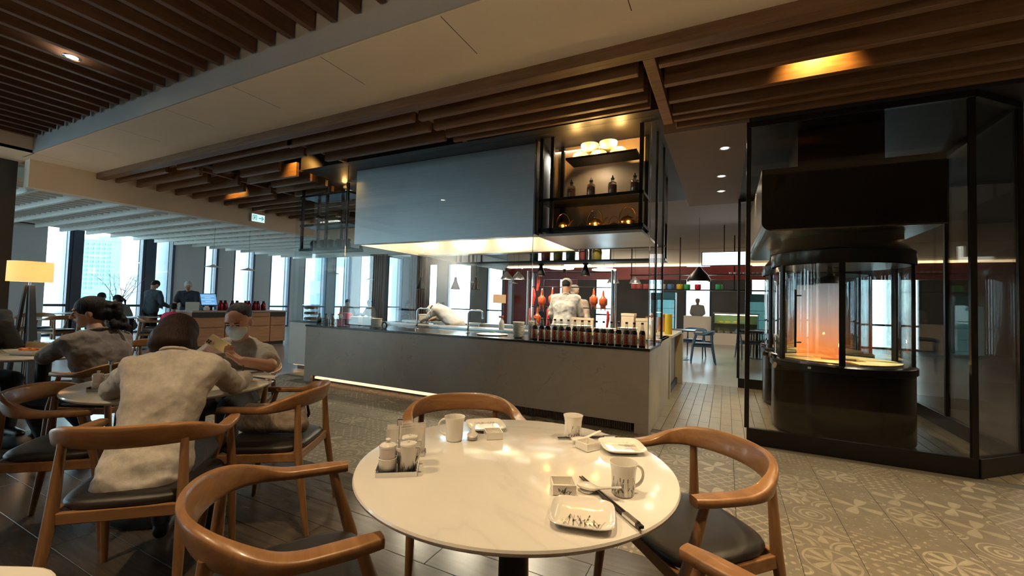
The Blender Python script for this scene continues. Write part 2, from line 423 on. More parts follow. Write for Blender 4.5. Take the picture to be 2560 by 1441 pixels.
# front beam and cross beams and long slats of the kitchen grille
pbox('beam', BEAM, CEIL, (-9.54, 9, 3.19, 3.31, 3.2, 3.42), bevel=.003)
def grille(x0, x1, ys, z=3.2):
    for y, w in ys: pbox('slat', BEAM, CEIL, (x0, x1, y, y+w, z, z+.22), bevel=.003, bseg=1)
pbox('cross_beam', BEAM, CEIL, (-.595, -.505, 3.31, 4.6, 3.2, 3.30), bevel=.003)
grille(-.49, 9, [(3.42, .06), (3.75, .06), (4.08, .06), (4.36, .05), (4.52, .05), (4.71, .045)])
grille(-2.9, -.66, [(3.46, .06), (3.72, .06), (3.95, .05), (4.10, .045)], 3.19)
grille(-5.0, -2.98, [(3.46, .06), (3.74, .06), (4.03, .06)])
grille(-7.6, -4.9, [(3.46, .06)], 3.215)
for x0, x1, y in ((-7.2, -5.08, 3.76), (-7.0, -6.05, 4.06), (-7.3, -6.05, 4.36), (-7.1, -6.05, 4.66), (-7.4, -6.1, 4.95), (-7.3, -6.3, 5.25), (-7.4, -6.4, 5.55), (-7.3, -6.5, 5.85), (-7.5, -6.6, 6.15)):
    pbox('slat', BEAM, CEIL, (x0, x1, y, y+.055, 3.2, 3.42), bevel=.003, bseg=1)
for k in range(14):
    y = 3.44 + k*.3
    pbox('slat', BEAM, CEIL, (-9.54, -7.75+(.22 if k % 2 else -.12), y, y+.055, 3.2, 3.42), bevel=.003, bseg=1)
for x in (-2.94, -5.03, -7.65): pbox('batten', BEAM, CEIL, (x-.03, x+.03, 3.32, 4.45 if x > -6 else 7.6, 3.3, 3.36), bevel=.002)
for y in (6.6, 6.95, 7.3, 7.7, 8.1, 8.6): pbox('slat', BEAM, CEIL, (-7.5, -6.2, y, y+.05, 3.2, 3.42), bevel=.003, bseg=1)
# kitchen soffit, aisle ceiling, enclosure soffit, back hall soffits
pbox('kitchen_soffit', DARKSOF, CEIL, (-6.02, -.62, 4.42, 8.4, 3.30, 3.95))
pbox('wing_soffit', DARKSOF, CEIL, (-7.25, -6.02, 4.98, 8.4, 3.30, 3.95))
AISLEC = mat('aisle_ceiling', (.17, .125, .09), .7)
pbox('aisle_soffit', AISLEC, CEIL, (-.62, .19, 4.775, 8.4, 3.17, 3.95))
pbox('enclosure_soffit', BLACKP, CEIL, (.19, 9.0, 4.775, 8.4, 3.17, 3.95))
pbox('hall_soffit', mat('hall_ceiling', (.26, .23, .22), .7), CEIL, (-9.5, 9, 8.6, 20, 3.35, 3.4))
# pergola lattice at the windows
PERG = mat('white_lattice', (.86, .86, .82), .6)
for k in range(20):
    y = 1.55 + .55*k
    pbox('lattice_bar', PERG, CEIL, (-16.6, -9.76, y, y+.06, 2.93, 3.05), bevel=.003, bseg=1)
for k in range(22):
    x = -10.0 - .3*k
    pbox('lattice_slat', PERG, CEIL, (x-.05, x, 1.4, 12.4, 3.01, 3.06))
# dark column at the left
COLM = mat('dark_column', (.045, .050, .062), .35, var=.1, vs=2)
struct(MB().box(-10.6, -9.95, 1.5, 2.40, 0, 3.3).build('trim_1', COLM, bevel=.006))
for k, x in enumerate((-13.2,)):
    struct(MB().box(-16.95, -16.3, 2.2, 4.55, 0, 3.85).build('trim_2', WALLW))
# ================================================================ CHAIRS AND TABLES
def rail_pt(t):
    a = abs(t)
    if a < .62: ph = a/.62*pi/2; x = .285*sin(ph); y = -.05-.21*cos(ph); tx, ty = cos(ph)*.285, sin(ph)*.21
    else: q = (a-.62)/.38; x = .285-.012*q*q; y = -.05+.23*q; tx, ty = -.02*q, .23
    k = max(0, cos(min(a/.72, 1)*pi/2)); k = k*k*(3-2*k)
    s = 1 if t >= 0 else -1
    T = Vector((tx*1.0, ty*s, 0)) if True else None
    T = Vector((tx, s*ty, 0)).normalized()
    return Vector((s*x, y, .685+.045*k)), T, k
def rail_mesh():
    m = MB(); secs = []; N = 56
    for i in range(N+1):
        t = -1+2*i/N
        p, T, k = rail_pt(t)
        nrm = Vector((T.y, -T.x, 0))            # outward
        end = max(0, (abs(t)-.9)/.1)
        w = (.060-.034*k)*(1-.25*end); h = .032+.062*k
        tilt = radians(16)*k
        U = (Vector((0, 0, 1))*cos(tilt) + nrm*sin(tilt)); V = nrm*cos(tilt) - Vector((0, 0, 1))*sin(tilt)
        ring = []
        for a_ in range(16):
            a = 2*pi*a_/16; ca, sa = cos(a), sin(a); e = .45
            ring.append(p + V*(w/2*math.copysign(abs(ca)**e, ca)) + U*(h/2*math.copysign(abs(sa)**e, sa)))
        secs.append(ring)
    m.loft(secs); return m
def make_chair(name, label, cat='chair', wood_=None, woodz=None, seat_m=None, group=None):
    wood_ = wood_ or OAK; woodz = woodz or OAKZ; seat_m = seat_m or LEATH
    t = thing(name, label, cat, group=group)
    rail_mesh().build('back_rail', wood_, t, smooth=50)
    for s in (-1, 1):
        for (b, mid, top) in (((s*.27, .245, 0), (s*.262, .20, .44), (s*.268, .13, .672)), ((s*.235, -.285, 0), (s*.215, -.215, .44), (s*.205, -.198, .70))):
            MB().tube([b, tuple((Vector(b)*.5+Vector(mid)*.5)), mid, tuple((Vector(mid)*.5+Vector(top)*.5)), top], [.0135, .0185, .0215, .018, .0145], 12).build('leg', woodz, t, smooth=50)
    fr = MB()
    def railb(a, b, z0=.395, z1=.442, th=.022):
        a = Vector(a); b = Vector(b); d = (b-a); L = d.length; an = atan2(d.y, d.x)
        mm = Matrix.Translation(((a.x+b.x)/2, (a.y+b.y)/2, 0)) @ Matrix.Rotation(an, 4, 'Z')
        fr.box(-L/2, L/2, -th/2, th/2, z0, z1, mm)
    railb((-.262, .2), (.262, .2)); railb((-.215, -.215), (.215, -.215)); railb((-.262, .2), (-.215, -.215)); railb((.262, .2), (.215, -.215))
    fr.build('seat_frame', wood_, t, bevel=.004)
    # cushion
    secs = []
    for z, sc in ((.436, .93), (.448, .985), (.462, 1.0), (.474, .97), (.482, .86), (.485, .6)):
        ring = []
        for k in range(36):
            a = 2*pi*k/36; ca, sa = cos(a), sin(a); e = .5
            y = math.copysign(abs(sa)**e, sa)*.225; x = math.copysign(abs(ca)**e, ca)*(.245+.02*(y/.225))
            ring.append(Vector((x*sc, y*sc, z)))
        secs.append(ring)
    MB().loft(secs).build('seat', seat_m, t, smooth=60)
    return t
CHG = 'oak armchairs at the dining tables'
CH0 = make_chair('dining_armchair', 'empty oak armchair with curved rail, pushed under the near marble table beside the cruet tray', group=CHG)
CH0.location = (-1.108, .853, 0); CH0.rotation_euler = (0, 0, radians(326.4))
def chair(loc, deg, label, group=CHG): return dup(CH0, (loc[0], loc[1], 0), radians(deg), label, group)
chair((-.135, 1.82), 132, 'empty oak armchair beside the glass oven enclosure, half under the near table')
chair((-1.19, 1.87), 222, 'empty oak armchair between the near marble table and the stone kitchen counter')
chair((-.07, .86), 60, 'oak armchair facing the setting with the silver-sleeved chopsticks')
chair((-2.297, 1.008), 42.5, 'oak armchair with the writer in the off-white sweater sitting on it')
chair((-3.203, 1.057), 317.7, 'empty oak armchair at the writing table, on the side of the ponytailed diner')
chair((-2.394, 1.678), 121, 'oak armchair with a cloth handbag lying on its dark seat')
chair((-3.52, 2.10), 219, 'oak armchair under the diner wearing a face mask')
chair((-4.34, 1.62), 112, 'oak armchair under the diner with the curly ponytail')
chair((-5.72, 2.35), 200, 'oak armchair with its back rail behind the plates of the left food table')
chair((-4.75, .72), 20, 'oak armchair on the column side of the left food table')
# far chairs by the windows
for k, (x, y, d, lb) in enumerate((
        (-13.6, 3.7, 250, 'pale oak armchair standing alone by the tall window behind the floor lamp'),
        (-12.6, 3.75, 110, 'pale oak armchair next to the lone chair by the tall window'),
        (-11.9, 4.1, 60, 'pale oak armchair behind the standing man in the dark suit'),
        (-11.0, 4.75, 330, 'pale oak armchair at the wooden table where the standing man waits'),
        (-12.4, 5.5, 200, 'pale oak armchair of the diner in the grey top'),
        (-14.2, 5.1, 130, 'pale oak armchair of the diner in the orange top'))):
    chair((x, y), d, lb, 'oak armchairs by the windows')
# ---- marble tables
def marble(name):
    t = NT(name); v = t.coord((1, 1, 1))
    w = t.noise(v, 1.3, 5, .55, .8); band = t.mth('ABSOLUTE', t.mth('SUBTRACT', w, .5))
    c = t.ramp(band, [(0, (.735, .715, .685)), (.02, (.78, .76, .725)), (.06, (.80, .78, .74))])
    return t.bsdf(c, .14, coat=.25, spec=.5)
MARB = marble('white_marble')
def round_table(loc, label, R=.53, base=.3, group=None):
    t = thing('round_table', label, 'table', (loc[0], loc[1], 0), group=group)
    pr = [(0, .722), (R-.03, .722), (R-.012, .726), (R-.002, .734), (R, .741), (R-.003, .747), (R-.010, .75), (0, .75)]
    MB().lathe(pr, 96).build('table_top', MARB, t, smooth=40)
    MB().lathe([(.05, .02), (.05, .70), (.09, .705), (.16, .722)], 28).build('column', BLACKM, t, smooth=40)
    MB().lathe([(base, 0), (base, .008), (base-.02, .016), (.07, .028), (.05, .05)], 48).build('base', BLACKM, t, smooth=40)
    return t
TB1 = round_table((-.648, 1.355), 'round white marble table laid with mugs, plates and a cruet tray, nobody at it', .534)
TB2 = round_table((-3.03, 1.46), 'round white marble table where someone writes and a masked diner holds a phone', .522)
TB4 = round_table((-5.38, 1.53), 'round white marble table with food boxes by the ponytailed diner', .5)
TB3 = thing('square_table', 'white square table with rounded corners on a black pedestal beside the bare oak chair', 'table', (-1.265, -.035, 0), radians(27))
_sq = []
for cx_, cy_, a0 in ((.21, .21, 0), (-.21, .21, 90), (-.21, -.21, 180), (.21, -.21, 270)):
    for k in range(9): _sq.append((cx_+.12*cos(radians(a0+k*90/8)), cy_+.12*sin(radians(a0+k*90/8))))
MB().poly(_sq, .722, .75).build('table_top', MARB, TB3, bevel=.006)
MB().lathe([(.25, 0), (.25, .012), (.05, .03), (.045, .70), (.1, .722)], 32).build('pedestal', BLACKM, TB3, smooth=40)
# ---- tableware
def mug(loc, hang, label, pr_ang=None, parent=None):
    t = thing('mug', label, 'mug', loc, group='porcelain mugs on the near table')
    H = .093
    prof = [(0, .004), (.024, .002), (.028, 0), (.031, .003), (.0335, .012), (.034, .04), (.0355, .07), (.0395, .089), (.041, H), (.0395, H), (.0375, .088), (.033, .07), (.031, .04), (.030, .012), (0, .009)]
    MB().lathe(prof, 40).build('body', CERAM, t, smooth=35)
    hp = []
    for k in range(13):
        a = -pi*.52 + pi*1.02*k/12
        hp.append(((.036+.027*cos(a)*1.0)*1.0, 0, .052+.030*sin(a)))
    hp[0] = (.033, 0, .020)
    R_ = Matrix.Rotation(hang, 4, 'Z')
    MB().tube([R_ @ Vector(p) for p in hp], [.0038+.0012*abs(k-6)/6 for k in range(13)], 10, sx=1.3).build('handle', CERAM, t, smooth=60)
    if pr_ang is not None: grass_print(t, lambda a, z: ((.0338+.0006+max(0, z-.04)*.045)*cos(a), (.0338+.0006+max(0, z-.04)*.045)*sin(a), z), pr_ang, 1.25, .05)
    return t
def grass_print(parent, fn, a0, span, hmax, n=20, seed=3, wid=.0004):
    """printed reed stalks: thin strips laid on the glaze"""
    rr = random.Random(seed); m = MB()
    def strip(pts, w):
        for (p, q) in zip(pts[:-1], pts[1:]):
            d = (q[0]-p[0], q[1]-p[1]); L = max(1e-6, math.hypot(d[0]*.034, d[1])); n_ = (-d[1]/L*w/.034, d[0]*.034/L*w)
            c = [fn(p[0]-n_[0], p[1]-n_[1]), fn(p[0]+n_[0], p[1]+n_[1]), fn(q[0]+n_[0], q[1]+n_[1]), fn(q[0]-n_[0], q[1]-n_[1])]
            m.add(c, [(0, 1, 2, 3)])
    for i in range(n):
        a = a0 + rr.uniform(-span, span); h = hmax*rr.uniform(.3, 1); lean = rr.uniform(-.35, .35)
        pts = [(a+lean*(k/5)**2, .003+h*k/5) for k in range(6)]
        strip(pts, wid)
        if rr.random() < .6:
            e = pts[-1]; strip([(e[0], e[1]-.006), (e[0]+lean*.1, e[1]+.005)], wid*2.6)
        if rr.random() < .5:
            e = pts[2]; strip([e, (e[0]+rr.choice((-.15, .15)), e[1]+.009)], wid*2.2)
    return m.build('print', INK, parent)
def flat_print(parent, x0, x1, y0, z, hmax, n=16, seed=5, w=.0004, fn=None):
    rr = random.Random(seed); m = MB()
    fn = fn or (lambda x, y: (x, y, z))
    def strip(p, q, w_):
        d = Vector((q[0]-p[0], q[1]-p[1])); L = max(d.length, 1e-6); nn = Vector((-d.y, d.x))/L*w_
        m.add([fn(p[0]-nn.x, p[1]-nn.y), fn(p[0]+nn.x, p[1]+nn.y), fn(q[0]+nn.x, q[1]+nn.y), fn(q[0]-nn.x, q[1]-nn.y)], [(0, 1, 2, 3)])
    for i in range(n):
        x = rr.uniform(x0, x1); h = hmax*rr.uniform(.3, 1); le = rr.uniform(-.014, .014)
        p = [(x+le*(k/4)**2, y0+h*k/4) for k in range(5)]
        for a, b in zip(p[:-1], p[1:]): strip(a, b, w)
        e = p[-1]
        if rr.random() < .7: strip((e[0], e[1]-.006), (e[0]+le*.2, e[1]+.004), w*3)
        if rr.random() < .5: strip(p[2], (p[2][0]+rr.choice((-.007, .007)), p[2][1]+.006), w*2)
    return m.build('print', INK, parent)
def plate(loc, rz, label, S=.165):
    t = thing('square_plate', label, 'plate', loc, rz, group='square porcelain plates on the near table')
    def ring(h, z, e=5):
        out = []
        for k in range(48):
            a = 2*pi*k/48; c, s = cos(a), sin(a); r = h/((abs(c)**e+abs(s)**e)**(1/e)); out.append(Vector((r*c, r*s, z)))
        return out
    h = S/2
    secs = [ring(h*.60, 0), ring(h*.64, .001), ring(h*.85, .009), ring(h*.97, .016), ring(h, .0185), ring(h*.985, .0200), ring(h*.95, .0175), ring(h*.80, .0095), ring(h*.68, .0070), ring(h*.3, .0066)]
    MB().loft(secs).build('dish', CERAM, t, smooth=50)
    def surf(x, y):
        q = max(abs(x), abs(y))/h; z = .0072+max(0, q-.68)*.0325*h/.0825
        return (x, y, z+.0012)
    flat_print(t, -h*.62, h*.62, -h*.72, .008, h*.75, 22, fn=surf, seed=int(abs(loc[0])*100))
    return t
def sauce_dish(loc, rz, label, S=.068, H=.030, pr=False):
    t = thing('sauce_dish', label, 'dish', loc, rz, group='square sauce dishes on the near table')
    h = S/2; m = MB()
    def rg(q, z): return [Vector((sx*q, sy*q, z)) for sx, sy in ((-1, -1), (1, -1), (1, 1), (-1, 1))]
    m.loft([rg(h*.93, 0), rg(h, .004), rg(h, H), rg(h-.0035, H), rg(h-.0045, .006)])
    m.build('bowl', CERAM, t, bevel=.0012)
    if pr: flat_print(t, -h*.5, h*.5, .004, 0, .016, 8, 9, .0004, fn=lambda x, y: (x, -h-.0006, y))
    return t
def spoon(loc, rz, label):
    t = thing('soup_spoon', label, 'spoon', loc, rz, group='porcelain soup spoons on the near table')
    secs = []
    # bowl: lofted along x from tip to handle; open-top shape with thickness
    for x, hw, dep, zb in ((-.037, .004, .002, .010), (-.033, .013, .007, .007), (-.022, .020, .012, .004), (-.006, .0225, .0145, .0025), (.010, .019, .013, .003), (.022, .012, .010, .006), (.032, .0085, .006, .012), (.05, .0075, .0045, .018), (.075, .0075, .004, .026), (.092, .0078, .0035, .031), (.098, .005, .003, .033)):
        n = 9; low = []; up = []
        for k in range(n):
            a = pi*k/(n-1); low.append(Vector((x, -hw*cos(a), zb+dep-dep*sin(a))))
        for k in range(n):
            a = pi*(n-1-k)/(n-1); up.append(Vector((x, -(hw-.0014)*cos(a), zb+dep+.0002-(dep-.0024 if dep > .005 else dep*.3)*sin(a))))
        secs.append(low+up)
    MB().loft(secs).build('spoon_body', CERAM, t, smooth=60)
    MB().lathe([(.012, 0), (.017, 0), (.020, .004), (.021, .007), (.018, .006), (.012, .003)], 24, (-.006, 0, -.004)).build('rest', CERAM, t, smooth=50)
    return t
CHOPM = mat('black_chopstick', (.02, .014, .014), .3)
CHOPB = mat('dark_blue_chopstick', (.03, .05, .10), .3)
def chopsticks(p, q, label, z=.752, m_=None, flip=False):
    p = Vector((*p, 0)); q = Vector((*q, 0)); d = q-p; L = d.length; an = atan2(d.y, d.x)
    t = thing('chopsticks', label, 'chopsticks', ((p.x+q.x)/2, (p.y+q.y)/2, z), an, group='chopsticks on the near table')
    for s in (-1, 1):
        o = MB()
        sec = lambda x, r: [Vector((x, s*.0042+a*r, .006+b*r)) for a, b in ((-1, -1), (1, -1), (1, 1), (-1, 1))]
        o.loft([sec(-L/2, .0019), sec(0, .0029), sec(L/2, .0036)])
        st = o.build('stick', m_ or CHOPM, t, bevel=.0006)
        MB().loft([sec(L*.27, .0039), sec(L*.455, .0041)]).build('metal_sleeve', CHROME, st)
    MB().box(-.008, .008, -.014, .014, 0, .0022, Matrix.Translation((-L*.22, 0, 0))).build('rest', CERAM, t, bevel=.001)
    return t
TZ = .7502
mug((-.274+.01, 1.285, TZ), radians(38), 'porcelain mug printed with reeds, handle out, next to the silver-ended chopsticks', radians(-85))
mug((-.958, 1.43, TZ), radians(205), 'plain-sided porcelain mug beside the blue chopsticks near the cruet tray', None)
mug((-.560, 1.71, TZ), radians(80), 'porcelain mug with few printed reeds at the table edge towards the counter grille', radians(-30))
plate((-.325, 1.085, TZ), radians(14), 'square porcelain plate with reed print below the silver-ended chopsticks')
plate((-.352, 1.675, TZ), radians(118), 'square porcelain plate with reed print by the curved oak chair and oven')
plate((-.935, 1.637, TZ), radians(222), 'square porcelain plate with reed print behind the spoon near the cruet tray')
sauce_dish((-.425, 1.215, TZ), radians(28), 'square sauce dish with a small reed print above the largest plate', pr=True)
sauce_dish((-.468, 1.612, TZ), radians(60), 'square sauce dish between the spoon and plate by the oven side')
sauce_dish((-.842, 1.540, TZ), radians(40), 'square sauce dish next to the blue chopsticks setting')
spoon((-.355, 1.245, TZ+.004), radians(-8), 'porcelain soup spoon lying across the silver-ended chopsticks')
spoon((-.512, 1.66, TZ+.004), radians(52), 'porcelain soup spoon crossing the chopsticks of the oven-side setting')
spoon((-.905, 1.482, TZ+.004), radians(118), 'porcelain soup spoon standing against the plate by the cruet tray')
chopsticks((-.405, 1.325), (-.18, 1.10), 'black chopsticks with silver sleeves beside the largest plate')
chopsticks((-.605, 1.655), (-.40, 1.80), 'black chopsticks under the spoon at the oven-side setting')
chopsticks((-.935, 1.432), (-1.055, 1.585), 'dark blue chopsticks between mug and spoon', m_=CHOPB)
# ---- cruet set
def cruet(loc, rz, label, group='cruet trays on the tables'):
    t = thing('cruet_tray', label, 'cruet tray', loc, rz, group)
    m = MB(); m.box(-.062, .062, -.07, .07, 0, .003)
    for s in (-1, 1): m.box(-.062, .062, s*.07-.0015, s*.07+.0015, 0, .016); m.box(s*.062-.0015, s*.062+.0015, -.07, .07, 0, .024)
    m.build('tray', CHROME, t, bevel=.0008)
    MB().cyl((0, 0, .003), (0, 0, .150), .0035).build('post', CHROME, t, smooth=50)
    MB().box(-.009, .009, -.006, .006, .138, .160).build('grip', CHROME, t, bevel=.002)
    return t
CRUG = 'cruet pieces on the tables'
JARM = mat('frosted_jar', (.78, .70, .68), .3)
def cruet_pieces(loc, rz, where):
    R_ = Matrix.Translation(loc) @ Matrix.Rotation(rz, 4, 'Z')
    def W_(x, y, z=.0035): return tuple(R_ @ Vector((x, y, z)))
    # soy pot: tall jug with lid, spout, handle
    for k, (x, y) in enumerate(((.031, -.036), (.031, .030))):
        t = thing('sauce_pot', ('tall white sauce pot with reed print in the cruet tray ', 'plain tall white sauce pot beside the napkins in the cruet tray ')[k]+where, 'sauce pot', W_(x, y), rz, 'tall sauce pots in the cruet tray '+where)
        MB().lathe([(0, 0), (.023, 0), (.0245, .003), (.0235, .06), (.024, .082), (.022, .084), (0, .084)], 28).build('body', CERAM, t, smooth=40)
        MB().lathe([(.0255, .083), (.027, .086), (.0255, .0905), (.016, .0925), (.004, .093), (.0045, .096), (.002, .098), (0, .0985)], 28).build('lid', CERAM, t, smooth=40)
        MB().tube([(-.022, 0, .066), (-.033, 0, .070), (-.042, 0, .076)], [.0075, .0052, .0035], 10).build('spout', CERAM, t, smooth=60)
        MB().tube([(.022, 0, .074), (.036, 0, .076), (.040, 0, .066), (.034, 0, .044), (.0235, 0, .026)], .0032, 8).build('handle', CERAM, t, smooth=60)
        if k == 0: grass_print(t, lambda a, z: (.0250*cos(a), .0250*sin(a), z), radians(-70), 1.0, .034, 14, 8)
    t = thing('condiment_cup', 'white condiment cup filling the corner of the cruet tray '+where, 'cup', W_(-.032, -.037), rz)
    MB().lathe([(0, 0), (.022, 0), (.0265, .006), (.0275, .042), (.0295, .047), (.0265, .047), (.0255, .04), (.024, .01), (0, .008)], 28).build('body', CERAM, t, smooth=40)
    t = thing('lidded_jar', 'frosted lidded jar sitting in the condiment cup '+where, 'jar', W_(-.032, -.037, .012), rz)
    MB().lathe([(0, 0), (.022, 0), (.024, .006), (.0245, .05), (.0255, .064), (.0255, .070), (.024, .072), (0, .072)], 28).build('body', JARM, t, smooth=40)
    MB().lathe([(.0265, .071), (.026, .077), (.020, .083), (.008, .086), (.005, .089), (.008, .093), (.0085, .096), (.005, .0985), (0, .099)], 28).build('lid', CERAM, t, smooth=40)
    t = thing('toothpick_cup', 'low white toothpick cup at the back of the cruet tray '+where, 'cup', W_(-.031, .033), rz)
    MB().lathe([(0, 0), (.021, 0), (.023, .004), (.0235, .055), (.0245, .06), (.022, .06), (.021, .01), (0, .008)], 24).build('body', CERAM, t, smooth=40)
def napkins(loc, rz, label):
    t = thing('napkin_holder', label, 'napkins', loc, rz)
    part('holder', CHROME, t, lambda m: (m.box(-.07, .07, -.018, -.016, 0, .018), m.box(-.07, .07, .016, .018, 0, .018), m.box(-.07, .07, -.018, .018, 0, .003)))
    for k in range(5):
        y = -.011+k*.0055; hh = .092+.012*((k*7) % 3)/2
        m = MB(); N = 8
        top = [Vector((-.066+.132*i/N, y+.003*sin(i*1.3+k), hh+.012*i/N)) for i in range(N+1)]
        bot = [Vector((-.066+.132*i/N, y, .004)) for i in range(N+1)]
        d = Vector((0, .0016, 0))
        m.loft([[b, t_, t_+d, b+d] for b, t_ in zip(bot, top)]); m.build('napkin', NAPK, t)
    return t
cruet((-.948, 1.098, TZ), radians(36), 'chrome cruet tray with centre post, on the empty near marble table')
cruet_pieces((-.948, 1.098, TZ), radians(36), 'on the near table')
napkins((-1.012, 1.205, TZ), radians(31), 'stack of white paper napkins behind the cruet tray of the near table')
cruet((-3.09, 1.145, TZ), radians(30), 'chrome cruet tray by the elbow of the writer in the off-white sweater')
cruet_pieces((-3.09, 1.145, TZ), radians(30), 'by the writer')
napkins((-3.10, 1.285, TZ), radians(28), 'stack of white paper napkins behind the cruet tray by the writer')
# ================================================================ PEOPLE
def prim_mesh(m, p):
    k = p[0]
    if k == 'c':
        a, r0, b, r1 = Vector(p[1]), p[2], Vector(p[3]), p[4]; d = b-a; L = d.length
        if L < 1e-5: d = Vector((0, 0, 1)); L = 1e-5
        q = d.normalized().to_track_quat('Z', 'Y').to_matrix().to_4x4(); M4 = Matrix.Translation(a) @ q
        pr = [(max(1e-6, r0*sin(t*pi/8)), -r0*cos(t*pi/8)) for t in range(5)] + [(max(1e-6, r1*cos(t*pi/8)), L+r1*sin(t*pi/8)) for t in range(5)]
        m.lathe(pr, 14, (0, 0, 0), M4)
    else:
        c, r, R_ = Vector(p[1]), p[2], p[3] if len(p) > 3 and p[3] is not None else Matrix.Identity(3)
        pr = [(max(1e-6, sin(pi*t/10)), -cos(pi*t/10)) for t in range(11)]
        M4 = Matrix.Translation(c) @ R_.to_4x4() @ Matrix.Diagonal((r[0], r[1], r[2], 1))
        m.lathe(pr, 16, (0, 0, 0), M4)
_TEX = bpy.data.textures.new('fold_clouds', 'CLOUDS'); _TEX.noise_scale = .10; _TEX.noise_depth = 2
def blob(name, prims, voxel, mat_, parent=None, smooth=6, fac=.5, fold=0):
    m = MB()
    for p in prims: prim_mesh(m, p)
    me = bpy.data.meshes.new('tmp'); me.from_pydata([tuple(v) for v in m.v], [], m.f)
    bm = bmesh.new(); bm.from_mesh(me); bmesh.ops.remove_doubles(bm, verts=bm.verts, dist=1e-5); bmesh.ops.recalc_face_normals(bm, faces=bm.faces); bm.to_mesh(me); bm.free()
    ob = bpy.data.objects.new('tmp', me); COL.objects.link(ob)
    r = ob.modifiers.new('r', 'REMESH'); r.mode = 'VOXEL'; r.voxel_size = voxel
    if smooth: s = ob.modifiers.new('s', 'SMOOTH'); s.factor = fac; s.iterations = smooth
    if fold: dm = ob.modifiers.new('d', 'DISPLACE'); dm.texture = _TEX; dm.strength = fold; dm.texture_coords = 'GLOBAL'; dm.mid_level = .5
    dg = bpy.context.evaluated_depsgraph_get()
    out = bpy.data.meshes.new_from_object(ob.evaluated_get(dg)); bpy.data.objects.remove(ob); bpy.data.meshes.remove(me)
    out.name = name; out.materials.clear(); out.materials.append(mat_)
    for f in out.polygons: f.use_smooth = True
    o = bpy.data.objects.new(name, out); COL.objects.link(o)
    if parent is not None: o.parent = parent
    return o
def hand(W_, d, n, s, curl=.5, sc=1., spread=.12, thumb=.5):
    """palm + five fingers as capsules. W_ wrist, d pointing along the hand, n the way the palm faces, s=+1 thumb on lat side"""
    W_, d, n = Vector(W_), Vector(d).normalized(), Vector(n); n = (n - d*n.dot(d)).normalized(); lat = d.cross(n).normalized()*s
    P = []
    for i, (o, L) in enumerate(((.030, .070), (.010, .078), (-.010, .072), (-.029, .056))):
        b = W_ + (d*.086 + lat*o*.95)*sc
        P.append(('c', W_ + (d*.012+lat*o*.55)*sc, .0145*sc, b, .0105*sc))
        dd = (d + lat*o*spread*6).normalized(); p = b; cu = curl*(1+.12*i)
        for j, fr in enumerate((.45, .32, .23)):
            a = cu*radians((48, 62, 40)[j]); ax = dd.cross(n)
            dd = (dd*cos(a) + n*sin(a)).normalized() if j == 0 else (Matrix.Rotation(a, 3, (d.cross(n)).normalized()) @ dd).normalized()
            q = p + dd*L*fr*sc; P.append(('c', p, (.0098-.0012*j)*sc, q, (.0088-.0012*j)*sc)); p = q
    b = W_ + (d*.022 + lat*.022)*sc; dd = (d*.55+lat*.75*(1-thumb*.6)+n*(.25+thumb*.5)).normalized()
    q = b+dd*.038*sc; P.append(('c', b, .0155*sc, q, .0115*sc))
    dd = (dd + d*.45 + n*.15*thumb).normalized(); q2 = q+dd*.028*sc; P.append(('c', q, .0112*sc, q2, .0098*sc))
    q3 = q2+(dd+d*.2).normalized()*.022*sc; P.append(('c', q2, .0098*sc, q3, .008*sc))
    return P
def seated(loc, deg, lean=.1, sh=1.0, hz=.5, hands=None, headpitch=10, headyaw=0, turn=0):
    """joints of a seated person in world space; facing = local +Y"""
    a = radians(deg); c, s = cos(a), sin(a)
    def w(x, y, z): return Vector((loc[0]+c*x-s*y, loc[1]+s*x+c*y, z))
    t = 0.50*sh
    J = dict(pel=w(0, 0, hz), neck=w(0, lean, hz+t*.97), head=w(0, lean*1.25+.03, hz+t*.97+.155*sh),
             hd=(deg+headyaw, headpitch, 0))
    for sd, k in ((-1, 'L'), (1, 'R')):
        J['hip'+k] = w(sd*.09, .02, hz-.01); J['kn'+k] = w(sd*.11, .44, hz+.0); J['an'+k] = w(sd*.11, .42, .07); J['toe'+k] = w(sd*.12, .56, .03)
        J['sh'+k] = w(sd*.175*sh, lean*.97, hz+t*.87); J['el'+k] = w(sd*.25, lean+.12, hz+t*.38); J['ha'+k] = w(sd*.13, lean+.36, hz+t*.50)
    J['sc'] = sh; return J, w
def standing(loc, deg, H=1.72, lean=0., headpitch=10, armz=1.0, reach=.25):
    a = radians(deg); c, s = cos(a), sin(a); q = H/1.72
    def w(x, y, z): return Vector((loc[0]+c*x-s*y, loc[1]+s*x+c*y, z*q))
    J = dict(pel=w(0, 0, .93), neck=w(0, lean, 1.43), head=w(0, lean*1.2+.03, 1.585), hd=(deg, headpitch, 0), sc=q)
    for sd, k in ((-1, 'L'), (1, 'R')):
        J['hip'+k] = w(sd*.09, 0, .92); J['kn'+k] = w(sd*.10, .02, .50); J['an'+k] = w(sd*.10, -.02, .07); J['toe'+k] = w(sd*.11, .12, .03)
        J['sh'+k] = w(sd*.18, lean*.95, 1.38); J['el'+k] = w(sd*.24, lean-.02+reach*.2, 1.12); J['ha'+k] = w(sd*.16, lean+reach, armz)
    return J, w
HAIRM = {}
def hairmat(name, c, st=(60, 60, 4)):
    if name not in HAIRM: HAIRM[name] = mat(name, c, .62, var=.5, vs=1.0, stretch=st, bump=.6, bs=2.2, spec=.25)
    return HAIRM[name]
